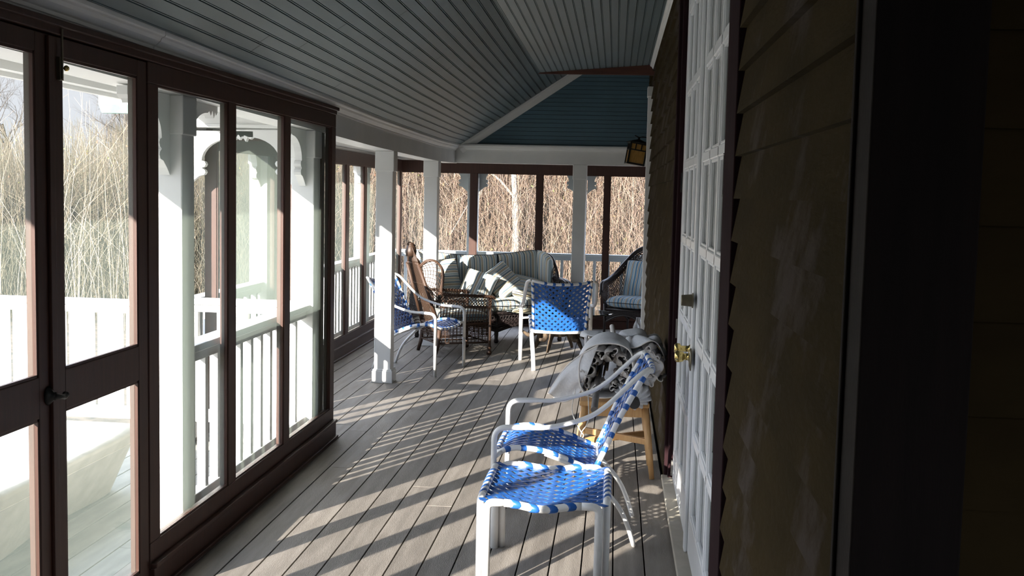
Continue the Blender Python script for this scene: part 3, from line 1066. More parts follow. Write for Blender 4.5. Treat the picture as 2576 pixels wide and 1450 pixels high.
def straps(fn, w, h, pitch_, sw=0.024, th=0.0028, zoff=0.0016):
    """diagonal basket weave over surface fn(s,t) with s in [0,w], t in [0,h] -> (point, normal)"""
    b = MB()
    ends = []
    for fam in (0, 1):
        c = -h+pitch_*0.5
        while c < w:
            # fam 0: s = c + t ; fam 1: s = c + (h - t)
            t0, t1 = 0.0, h
            if fam == 0:
                t0 = max(0, -c); t1 = min(h, w-c)
            else:
                t1 = h-max(0, -c); t0 = h-min(h, w-c)
            if t1-t0 > 0.03:
                n = max(3, int((t1-t0)/(pitch_*0.25)))
                vs = []
                for i in range(n+1):
                    t = t0+(t1-t0)*i/n
                    s_ = c+t if fam == 0 else c+(h-t)
                    p, nn = fn(s_, t)
                    # over-under
                    ph = (t/(pitch_)*2*PI)*0.5
                    off = zoff*(1 if fam == 0 else -1)*math.cos(2*PI*t/pitch_+c*0) if True else 0
                    p = p+nn*off
                    e_ = 0.002
                    p2, _ = fn(s_+(e_ if fam == 0 else -e_), t+e_)
                    p1, _ = fn(s_-(e_ if fam == 0 else -e_), t-e_)
                    dr = (p2-p1).normalized()
                    sd_ = dr.cross(nn).normalized()
                    vs += [p+sd_*sw/2+nn*th/2, p-sd_*sw/2+nn*th/2, p-sd_*sw/2-nn*th/2, p+sd_*sw/2-nn*th/2]
                fs = []
                for i in range(n):
                    for k_ in range(4):
                        k2_ = (k_+1) % 4
                        fs.append((i*4+k_, i*4+k2_, (i+1)*4+k2_, (i+1)*4+k_))
                b.add(vs, fs)
            c += pitch_
    return b

def wraps(mb, pts, r, pitch_, ln, slant=0.6, phase=0.5, inward=None):
    """slanted strap loops wound round a tube path"""
    tot = sum((b-a).length for a, b in zip(pts[:-1], pts[1:]))
    n = max(1, int(tot/pitch_))
    for i in range(n):
        t = (i+phase)*pitch_/tot
        if t > 1: break
        a = slerp_list(pts, max(0, t-0.004)); c = slerp_list(pts, min(1, t+0.004))
        p = slerp_list(pts, t)
        d = (c-a).normalized()
        ref = Vector((0, 0, 1)) if abs(d.z) < 0.8 else Vector((1, 0, 0))
        u_ = d.cross(ref).normalized(); v_ = u_.cross(d)
        vs = []
        m_ = 10
        for e_ in (-0.5, -0.35, 0.35, 0.5):
            rr = r*(1.02 if abs(e_) == 0.5 else 1.13)
            for k_ in range(m_):
                an = 2*PI*k_/m_
                sh = slant*r*math.cos(an)
                vs.append(p+d*(e_*ln+sh)+u_*math.cos(an)*rr+v_*math.sin(an)*rr)
        fs = []
        for q in range(3):
            for k_ in range(m_):
                k2_ = (k_+1) % m_
                fs.append((q*m_+k_, q*m_+k2_, (q+1)*m_+k2_, (q+1)*m_+k_))
        mb.add(vs, fs)

def V(*a): return Vector(a)
def make_strap_chair():
    root = thing('strap_chair', '-', 'chair')
    R_ = 0.0135
    # arms and front legs: one continuous tube each side
    prof = [(0.335, 0.0), (0.332, 0.47), (0.30, 0.562), (0.20, 0.568), (0.105, 0.570), (0.0, 0.592), (-0.11, 0.632), (-0.19, 0.690), (-0.266, 0.765), (-0.335, 0.832), (-0.372, 0.852)]
    yoff = [0.345, 0.345, 0.345, 0.345, 0.345, 0.345, 0.342, 0.338, 0.332, 0.320, 0.285]
    for sg in (-1, 1):
        raw = [V(x_, sg*y_, z_) for (x_, z_), y_ in zip(prof, yoff)]
        leg_pts = rounded([raw[0], V(0.333, sg*0.345, 0.562), raw[3]], 0.075, 7)
        arm = catmull(raw[3:], 4)
        b = MB()
        b.tube([raw[0], V(0.333, sg*0.345, 0.30)], 0.020, 14, flat=0.66)
        b.lathe([(R_*1.04, 0.0), (R_*1.04, 0.012)], 12, Matrix.Translation((0.335, sg*0.345, 0.0)))
        b.build('leg', MT['tube'], root, smooth=True)
        b = MB()
        pts = [V(0.333, sg*0.345, 0.28)]+leg_pts[1:]+arm[1:]
        b.tube(pts, [0.020]*len(leg_pts)+[0.0165]*(len(pts)-len(leg_pts)), 14, flat=0.68)
        b.build('arm', MT['tube'], root, smooth=True)
        # rear leg sweeping back
        rl = catmull([V(0.10, sg*0.262, 0.430), V(-0.02, sg*0.262, 0.385), V(-0.12, sg*0.26, 0.325), V(-0.20, sg*0.257, 0.250), V(-0.26, sg*0.252, 0.175), V(-0.30, sg*0.248, 0.09), V(-0.33, sg*0.245, 0.0)], 4)
        b = MB()
        b.tube(rl, 0.020, 14, flat=0.56)
        b.build('leg', MT['tube'], root, smooth=True)
        # strut joining seat rail to front leg
    # seat frame loop
    sp = [(0.315, 0.428), (0.27, 0.446), (0.215, 0.452), (0.12, 0.444), (0.02, 0.415), (-0.07, 0.380), (-0.135, 0.356)]
    def seat_side(sg, n_=5):
        return catmull([V(x_, sg*0.262, z_) for x_, z_ in sp], n_)
    Ls, Rs = seat_side(-1), seat_side(1)
    b = MB()
    loop = Ls+[V(-0.15, -0.23, 0.345), V(-0.152, 0, 0.338), V(-0.15, 0.23, 0.345)]+Rs[::-1]+[V(0.332, 0.235, 0.418), V(0.338, 0.12, 0.408), V(0.34, 0, 0.405), V(0.338, -0.12, 0.408), V(0.332, -0.235, 0.418)]
    b.tube(loop, R_, 12, closed=True)
    for sg in (-1, 1):
        b.tube([V(0.305, sg*0.262, 0.43), V(0.333, sg*0.345, 0.42)], R_*0.8, 8)
    b.build('seat_frame', MT['tube'], root, smooth=True)
    # back frame
    bp = [(-0.135, 0.352), (-0.185, 0.47), (-0.235, 0.592), (-0.285, 0.69), (-0.335, 0.785), (-0.372, 0.845)]
    def back_side(sg):
        return catmull([V(x_, sg*(0.245+0.03*i/5), z_) for i, (x_, z_) in enumerate(bp)], 4)
    Lb, Rb = back_side(-1), back_side(1)
    topb = catmull([V(-0.372, -0.275, 0.845), V(-0.392, -0.14, 0.822), V(-0.398, 0, 0.815), V(-0.392, 0.14, 0.822), V(-0.372, 0.275, 0.845)], 4)
    b = MB()
    b.tube(Lb+topb[1:-1]+Rb[::-1], R_, 12)
    b.tube([V(-0.14, -0.245, 0.350), V(-0.15, 0, 0.342), V(-0.14, 0.245, 0.350)], R_, 10)
    b.build('back_frame', MT['tube'], root, smooth=True)
    # woven seat
    LEN = sum((q-p).length for p, q in zip(Ls[:-1], Ls[1:]))
    def fseat(s_, t):
        u_ = max(-0.05, min(1.05, s_/0.524)); v_ = max(0, min(1, t/LEN))
        a = slerp_list(Ls, v_); c = slerp_list(Rs, v_)
        p = a.lerp(c, u_)
        sag = -0.020*math.sin(PI*max(0, min(1, u_)))*math.sin(PI*min(1, 0.15+0.85*v_))
        a2 = slerp_list(Ls, min(1, v_+0.02)); a1 = slerp_list(Ls, max(0, v_-0.02))
        nn = (V(0, 1, 0)).cross((a2-a1)).normalized()
        if nn.z < 0: nn = -nn
        # front edge dips towards the front bar
        return p+nn*sag, nn
    st = straps(fseat, 0.524, LEN, 0.0605, sw=0.0215)
    LB = sum((q-p).length for p, q in zip(Lb[:-1], Lb[1:]))
    def fback(s_, t):
        v_ = max(0, min(1, t/LB))
        a = slerp_list(Lb, v_); c = slerp_list(Rb, v_)
        w_ = (c-a).length
        u_ = s_/0.515
        p = a.lerp(c, u_)
        a2 = slerp_list(Lb, min(1, v_+0.02)); a1 = slerp_list(Lb, max(0, v_-0.02))
        nn = V(0, 1, 0).cross(a2-a1).normalized()
        if nn.x < 0: nn = -nn
        bow = 0.022*math.sin(PI*max(0, min(1, u_)))
        p = p-nn*bow
        p.z -= 0.028*math.sin(PI*max(0, min(1, u_)))*v_
        return p, nn
    sb = straps(fback, 0.515, LB, 0.0605, sw=0.0215)
    n_st, n_sb = len(st.f), len(sb.f)
    for pts in (Ls, Rs):
        wraps(st, pts, R_, 0.076, 0.027)
    wraps(st, [V(0.332, -0.235, 0.418), V(0.338, -0.12, 0.408), V(0.34, 0, 0.405), V(0.338, 0.12, 0.408), V(0.332, 0.235, 0.418)], R_, 0.076, 0.027)
    for pts in (Lb, Rb):
        wraps(sb, pts, R_, 0.076, 0.027)
    wraps(sb, topb, R_, 0.08, 0.027)
    st.build('seat_straps', MT['blue'], root, smooth_from=n_st)
    sb.build('back_straps', MT['blue'], root, smooth_from=n_sb)
    return root
GC = 'blue strap chairs on the porch'
ch = make_strap_chair()
ch.location = (-0.197, 5.415, 0); ch.rotation_euler[2] = PI
tag(ch, 'blue and white strap chair nearest the camera, its back to the house wall', 'chair', GC)
c_ = copy_tree(ch)
c_.location = (-1.80, 10.13, 0); c_.rotation_euler[2] = math.radians(-14)
tag(c_, 'blue and white strap chair partly hidden behind the white square post', 'chair', GC)
c_ = copy_tree(ch)
c_.location = (-0.515, 10.62, 0); c_.rotation_euler[2] = math.radians(97)
tag(c_, 'blue and white strap chair with its back to the camera, before the glass table', 'chair', GC)

# ottoman
ot = thing('strap_ottoman', 'low blue strap ottoman without back in the foreground beside the nearest strap chair', 'ottoman', (-0.258, 4.745, 0))
R_ = 0.0165
hx, hy, hz = 0.258, 0.325, 0.392
def urail(a, b, dip):
    """floor - up - bend - dipping rail - bend - floor"""
    d = (b-a)
    l_ = d.length
    d.normalize()
    top0 = a+V(0, 0, hz); top1 = b+V(0, 0, hz)
    rail = [a+d*(0.07+(l_-0.14)*q/14)+V(0, 0, hz-dip*1.1*math.sin(PI*q/14)**2) for q in range(15)]
    c1 = rounded([a+V(0, 0, 0.0), top0, rail[0]], 0.055, 6)
    c2_ = rounded([rail[-1], top1, b+V(0, 0, 0.0)], 0.055, 6)
    return c1, rail, c2_
rails = []
for nm, a, b, dip in (('front', V(-hx+0.03, -hy, 0), V(hx-0.03, -hy, 0), 0.018), ('back', V(-hx+0.03, hy, 0), V(hx-0.03, hy, 0), 0.014), ('left', V(-hx, -hy+0.03, 0), V(-hx, hy-0.03, 0), -0.004), ('right', V(hx, -hy+0.03, 0), V(hx, hy-0.03, 0), -0.004)):
    c1, rl, c3 = urail(a, b, dip)
    b1 = MB(); b1.tube(c1, R_, 12); b1.build('leg', MT['tube'], ot, smooth=True)
    b1 = MB(); b1.tube(c3, R_, 12); b1.build('leg', MT['tube'], ot, smooth=True)
    b1 = MB(); b1.tube(rl, R_, 12); b1.build('rail', MT['tube'], ot, smooth=True)
    rails.append((nm, rl))
def fo(s_, t):
    u_ = s_/0.516; v_ = t/0.65
    sg_ = -0.017*math.sin(PI*max(0, min(1, u_)))*(1+0.3*math.sin(PI*max(0, min(1, v_))))-0.012*math.sin(PI*max(0, min(1, v_)))*math.sin(PI*max(0, min(1, u_)))
    return V(-hx+s_, -hy+t, hz+sg_+0.006), V(0, 0, 1)
wp = straps(fo, 0.516, 0.65, 0.069, sw=0.0235)
n_wp = len(wp.f)
for nm, rl in rails:
    wraps(wp, rl, R_, 0.076 if nm in ('front', 'back') else 0.068, 0.033, slant=1.1)
wp.build('seat_straps', MT['blue'], ot, smooth_from=n_wp)

# ================================================================== CUSHIONS
def cushion(w, h, t, name, m_, parent, T, axis='x', corner=0.25, bulge=0.55, nu=22, piping=True, seed=0, squash=0.0, stripe_off=0.0):
    """soft pillow of width w, height h, thickness t; stripes run perpendicular to 'axis'"""
    b = MB()
    def shp(u_, v_, sgn):
        x_ = (u_-0.5)*2; y_ = (v_-0.5)*2
        # squircle pull-in of edges
        ex = 1-0.05*(1-abs(y_)**2)*0; ey = 1
        prof_ = max(0.0, (1-abs(x_)**5)*(1-abs(y_)**5))**0.42
        wr_ = 0.008*mnoise.noise(Vector((x_*1.8+seed, y_*1.8, sgn*3.0+seed)))
        pinch = 1-corner*0.25*(1-(x_*x_))*(abs(y_)**3)*0.3
        X_ = x_*w/2*(1-0.045*(1-abs(x_)**3)*0)*(1-corner*0.12*(1-y_*y_)*abs(x_)**2)
        Y_ = y_*h/2*(1-corner*0.12*(1-x_*x_)*abs(y_)**2)
        Z_ = sgn*(t/2*prof_)+wr_*prof_ + squash*(x_*x_)
        return V(X_, Y_, Z_)
    for sgn in (1, -1):
        b.grid(lambda u_, v_: shp(u_, v_, sgn), nu, nu, T,
               uvfn=(lambda u_, v_: (u_*w+stripe_off, v_*h)) if axis == 'x' else (lambda u_, v_: (v_*h+stripe_off, u_*w)))
    o = b.build(name, m_, parent, smooth=True)
    if piping:
        pts = []
        N = 14
        for (a, c) in (((0, 0), (1, 0)), ((1, 0), (1, 1)), ((1, 1), (0, 1)), ((0, 1), (0, 0))):
            for i in range(N):
                k_ = i/N
                pts.append(T @ shp(a[0]+(c[0]-a[0])*k_, a[1]+(c[1]-a[1])*k_, 1))
        p = MB()
        p.tube(pts, 0.0045, 6, closed=True)
        p.build('piping', MT['welt'], o, smooth=True)
    return o
def place(loc, rx=0, ry=0, rz=0):
    return Matrix.Translation(loc) @ Matrix.Rotation(rz, 4, 'Z') @ Matrix.Rotation(ry, 4, 'Y') @ Matrix.Rotation(rx, 4, 'X')

# ================================================================== WICKER
def lattice(b, fn, nu, nv, r=0.003, n=12, both=True, seg=3):
    """open diagonal lattice over fn(u,v)"""
    for fam in (0, 1):
        for i in range(-nv, nu+1):
            pts = []
            for k_ in range(0, nv*seg+1):
                v_ = k_/(nv*seg)
                u_ = (i+k_/seg)/nu if fam == 0 else (i+nv-k_/seg)/nu
                if -1e-6 <= u_ <= 1+1e-6:
                    pts.append(fn(u_, v_))
            if len(pts) > 1:
                b.tube(pts, r, 4, caps=False)
def uprights(b, fn, nu, r=0.0035, seg=6):
    for i in range(nu+1):
        b.tube([fn(i/nu, k_/seg) for k_ in range(seg+1)], r, 4, caps=False)
def weavers(b, fn, nv, nu, r=0.003, amp=0.004, v0=0.0, v1=1.0):
    """horizontal weavers going in and out of uprights"""
    for j in range(nv):
        v_ = v0+(v1-v0)*(j+0.5)/nv
        pts = []
        for i in range(nu*2+1):
            p = fn(i/(nu*2), v_)
            q = fn(min(1, i/(nu*2)+0.01), v_); p0 = fn(max(0, i/(nu*2)-0.01), v_)
            d = (q-p0).normalized()
            nn = d.cross(V(0, 0, 1))
            pts.append(p+nn*amp*(1 if ((i//1)+j) % 2 else -1)*(1 if i % 2 else 0))
        b.tube(pts, r, 4, caps=False)
def braid(b, pts, r=0.011, k=0.013, step=None):
    """plaited edge: three strands twisting along the path"""
    tot = sum((q-p).length for p, q in zip(pts[:-1], pts[1:]))
    n = max(8, int(tot/0.012))
    for s_ in range(3):
        out = []
        for i in range(n+1):
            t = i/n
            p = slerp_list(pts, t)
            a = slerp_list(pts, max(0, t-0.01)); c = slerp_list(pts, min(1, t+0.01))
            d = (c-a).normalized()
            ref = V(0, 0, 1) if abs(d.z) < 0.85 else V(0, 1, 0)
            u_ = d.cross(ref).normalized(); w_ = u_.cross(d)
            an = t*tot/0.055*2*PI+s_*2*PI/3
            out.append(p+u_*math.cos(an)*k+w_*math.sin(an)*k*0.6)
        b.tube(out, r, 6)
def bilin(p00, p10, p11, p01):
    def f(u_, v_):
        return (p00*(1-u_)+p10*u_)*(1-v_)+(p01*(1-u_)+p11*u_)*v_
    return f

def wicker_foot(b, x_, y_, top=0.24, ball=0.028):
    b.lathe([(0.012, 0.0), (0.024, 0.006), (ball, 0.022), (0.026, 0.038), (0.016, 0.052), (0.018, 0.06), (0.024, 0.078), (0.018, 0.098), (0.017, 0.11), (0.019, top)], 12, Matrix.Translation((x_, y_, 0)))

# --- armchair with wing loops (seen from behind and the side)
def wing_chair():
    root = thing('wicker_armchair', 'brown wicker armchair with open wing loops and a knob topped back, turned towards the sofa', 'chair', (-1.62, 11.28, 0), math.radians(31))
    m_ = MT['wick2']
    fx, rx_ = 0.27, -0.27
    wf, wr_ = 0.29, 0.235
    for (x_, y_, nm) in ((fx, wf, 0), (fx, -wf, 0)):
        b = MB(); wicker_foot(b, x_, y_, 0.60)
        b.build('leg', m_, root, smooth=True)
    for sg in (-1, 1):
        b = MB()
        b.tube([V(rx_-0.03, sg*wr_, 0), V(rx_, sg*wr_, 0.10), V(rx_+0.02, sg*wr_, 0.32)], [0.017, 0.019, 0.02], 10)
        b.build('leg', m_, root, smooth=True)
    # seat box, apron weave
    b = MB()
    ring = [V(fx, -wf, 0.33), V(fx, wf, 0.33), V(rx_, wr_, 0.31), V(rx_, -wr_, 0.31)]
    b.tube(ring+[ring[0]], 0.014, 8)
    lo = [V(fx, -wf, 0.13), V(fx, wf, 0.13), V(rx_, wr_, 0.13), V(rx_, -wr_, 0.13)]
    b.tube(lo+[lo[0]], 0.009, 8)
    for k_ in range(4):
        f = bilin(lo[k_], lo[(k_+1) % 4], ring[(k_+1) % 4], ring[k_])
        uprights(b, f, 14, 0.0038)
        weavers(b, f, 9, 14, 0.0042, 0.006, 0.28, 1.0)
    b.tube([V(fx, 0, 0.13), V(rx_, 0, 0.13)], 0.008, 6)
    b.build('apron', m_, root, smooth=True)
    sd_ = MB()
    sd_.box((rx_+0.01, -wr_, 0.315), (fx-0.005, wr_, 0.335))
    sd_.build('seat_deck', MT['wick'], root)
    T = place((0.01, 0, 0.385))
    cushion(0.56, 0.52, 0.13, 'seat_cushion', MT['stripe'], root, T, axis='y', bulge=0.5)
    # back: tapering panel leaning backwards with canes, then knob
    BL, BR = V(rx_+0.01, -wr_, 0.30), V(rx_+0.01, wr_, 0.30)
    TLp, TRp = V(rx_-0.19, -0.16, 0.92), V(rx_-0.19, 0.16, 0.92)
    b = MB()
    b.tube([BL, TLp], 0.018, 10)
    b.tube([BR, TRp], 0.018, 10)
    b.tube(catmull([TLp, (TLp+TRp)/2+V(0.015, 0, 0.012), TRp], 4), 0.016, 10)
    b.build('back_frame', m_, root, smooth=True)
    b = MB()
    f = bilin(BL, BR, TRp, TLp)
    for i in range(1, 16):
        u_ = i/16
        wob = random.uniform(-0.02, 0.02)
        b.tube([f(u_, 0.02), f(u_+wob, 0.5), f(u_-wob*0.4, 1.0)], 0.0034, 5, caps=False)
        b.tube([f(u_, 0.02)+V(0.012, 0, 0), f(u_-wob, 0.5)+V(0.012, 0, 0), f(u_+wob*0.4, 1.0)+V(0.01, 0, 0)], 0.0028, 4, caps=False)
    for v_ in (0.36, 0.40, 0.68):
        b.tube([f(0, v_), f(0.5, v_)+V(0.006, 0, 0), f(1, v_)], 0.006, 5)
    b.build('back_canes', MT['wick'], root, smooth=True)
    b = MB()
    for i in range(14):
        y0_ = -0.15+0.30*i/13
        tp = V(rx_-0.215, y0_*0.30, 1.085+0.02*math.cos(y0_*10))
        b.tube(catmull([V(rx_-0.19, y0_, 0.93), V(rx_-0.20, y0_*0.8, 0.99), V(rx_-0.205, y0_*0.42, 1.04), tp], 3), 0.006, 5)
    kn_pts = []
    for j in range(26):
        t = j/25
        kn_pts.append(V(rx_-0.212+0.03*math.sin(t*44), 0.048*math.cos(t*44)*(1-0.5*t), 1.02+0.105*t))
    b.tube(kn_pts, 0.016, 7)
    b.lathe([(0.052, -0.05), (0.058, 0), (0.045, 0.05), (0.02, 0.075), (0.004, 0.08)], 14, Matrix.Translation((rx_-0.212, 0, 1.045)))
    b.build('crest_knob', MT['wick'], root, smooth=True)
    # wings: loops from the top corners to the arms
    for sg in (-1, 1):
        t0 = V(rx_-0.185, sg*0.16, 0.90)
        loop = catmull([t0, V(rx_-0.13, sg*0.23, 0.965), V(rx_-0.05, sg*0.28, 0.955), V(rx_+0.005, sg*0.30, 0.88), V(rx_+0.01, sg*0.30, 0.77), V(rx_+0.0, sg*0.29, 0.68), V(rx_+0.01, sg*0.285, 0.62)], 4)
        b = MB()
        b.tube(loop, 0.012, 8)
        b.tube([p+V(0.006, sg*0.012, -0.006) for p in loop], 0.009, 6)
        b.build('wing_frame', m_, root, smooth=True)
        b = MB()
        post_ = [V(rx_-0.185, sg*0.165, 0.90), V(rx_-0.06, sg*0.215, 0.58)]
        def fw(u_, v_):
            a = slerp_list(loop, u_*0.98); c2__ = post_[0].lerp(post_[1], u_)
            p = c2__.lerp(a, v_)
            return p
        lattice(b, fw, 9, 5, 0.0032)
        b.build('wing_lattice', MT['wick'], root, smooth=True)
        # arm with braided roll
        armp = catmull([V(rx_-0.02, sg*0.285, 0.64), V(rx_+0.12, sg*0.325, 0.625), V(0.05, sg*0.335, 0.615), V(fx-0.02, sg*0.33, 0.60), V(fx+0.035, sg*0.315, 0.585)], 4)
        b = MB()
        braid(b, armp, 0.010, 0.016)
        b.build('arm', m_, root, smooth=True)
        b = MB()
        top_ = lambda u_: slerp_list(armp, 0.05+u_*0.90)-V(0, 0, 0.015)
        def fs1(u_, v_):
            lo_ = V(rx_+0.02+u_*(fx-rx_-0.03), sg*(wr_+(wf-wr_)*u_), 0.33)
            hi_ = top_(u_)
            return lo_.lerp(hi_, v_)
        def fup(u_, v_): return fs1(u_, 0.62+0.38*v_)
        def flo(u_, v_): return fs1(u_, 0.0+0.62*v_)
        lattice(b, fup, 16, 3, 0.0032)
        uprights(b, flo, 17, 0.0055)
        weavers(b, fs1, 4, 17, 0.0035, 0.005, 0.55, 0.68)
        b.tube([fs1(i/10, 0.62) for i in range(11)], 0.006, 5)
        b.build('arm_panel', m_, root, smooth=True)
    return root
wing_chair()

# --- high fan back armchair on the right
def fan_chair(loc, rz):
    root = thing('wicker_armchair', 'near-black wicker armchair with blue striped cushions half hidden by the house corner', 'chair', loc, rz)
    m_ = MT['wick']
    fx, rx_, wf, wr_ = 0.26, -0.24, 0.27, 0.22
    for x_, y_ in ((fx, wf), (fx, -wf), (rx_, wr_), (rx_, -wr_)):
        b = MB(); b.tube([V(x_, y_, 0), V(x_, y_, 0.36)], [0.013, 0.02], 10); b.build('leg', MT['wick3'], root, smooth=True)
    ring = [V(fx, -wf, 0.30), V(fx, wf, 0.30), V(rx_, wr_, 0.30), V(rx_, -wr_, 0.30)]
    b = MB()
    b.tube(ring+[ring[0]], 0.015, 8)
    for k_ in range(4):
        a0, a1 = ring[k_], ring[(k_+1) % 4]
        def f(u_, v_):
            d = 0.16-0.10*math.sin(PI*u_)
            return (a0.lerp(a1, u_)-V(0, 0, d)).lerp(a0.lerp(a1, u_), v_)
        uprights(b, f, 18, 0.0045, 2)
        weavers(b, f, 9, 18, 0.0055, 0.004)
        b.tube([f(i/14, 0) for i in range(15)], 0.011, 7)
    b.build('apron', MT['wick3'], root, smooth=True)
    d_ = MB(); d_.box((rx_, -wr_, 0.29), (fx, wr_, 0.31)); d_.build('seat_deck', MT['wick3'], root)
    cushion(0.54, 0.52, 0.14, 'seat_cushion', MT['stripe2'], root, place((0.02, 0, 0.385)), axis='y', corner=0.15)
    cushion(0.50, 0.52, 0.13, 'back_cushion', MT['stripe2'], root, place((-0.19, 0, 0.63), 0, math.radians(72), 0) @ Matrix.Rotation(0, 4, 'Z'), axis='y', corner=0.3)
    # arched back sweeping down into the arms
    rim = catmull([V(fx+0.03, -wf-0.04, 0.50), V(fx-0.02, -wf-0.06, 0.60), V(0.08, -wf-0.07, 0.635), V(-0.10, -wf-0.065, 0.70), V(-0.24, -0.27, 0.84), V(-0.33, -0.16, 0.98), V(-0.36, 0, 1.04),
                   V(-0.33, 0.16, 0.98), V(-0.24, 0.27, 0.84), V(-0.10, wf+0.065, 0.70), V(0.08, wf+0.07, 0.635), V(fx-0.02, wf+0.06, 0.60), V(fx+0.03, wf+0.04, 0.50)], 5)
    b = MB()
    b.tube(rim, 0.022, 10)
    b.tube([p+V(0.02, 0, -0.03) for p in rim], 0.012, 8)
    b.tube([p+V(-0.01, 0, -0.05) for p in rim], 0.009, 8)
    b.build('rim', MT['wick3'], root, smooth=True)
    def fb(u_, v_):
        hi = slerp_list(rim, u_)
        an = u_
        bx = interp(u_, [0, 0.25, 0.5, 0.75, 1], [fx, 0.0, rx_, 0.0, fx])
        by = interp(u_, [0, 0.25, 0.42, 0.58, 0.75, 1], [-wf, -wf, -wr_, wr_, wf, wf])
        lo = V(bx, by, 0.30)
        return lo.lerp(hi, v_)
    b = MB()
    lattice(b, fb, 54, 11, 0.0042, seg=2)
    b.build('back_lattice', m_, root, smooth=True)
    b = MB()
    weavers(b, fb, 4, 54, 0.006, 0.004, 0.80, 0.90)
    b.build('woven_band', m_, root, smooth=True)
    return root
fan_chair((0.27, 13.33, 0), math.radians(-118))

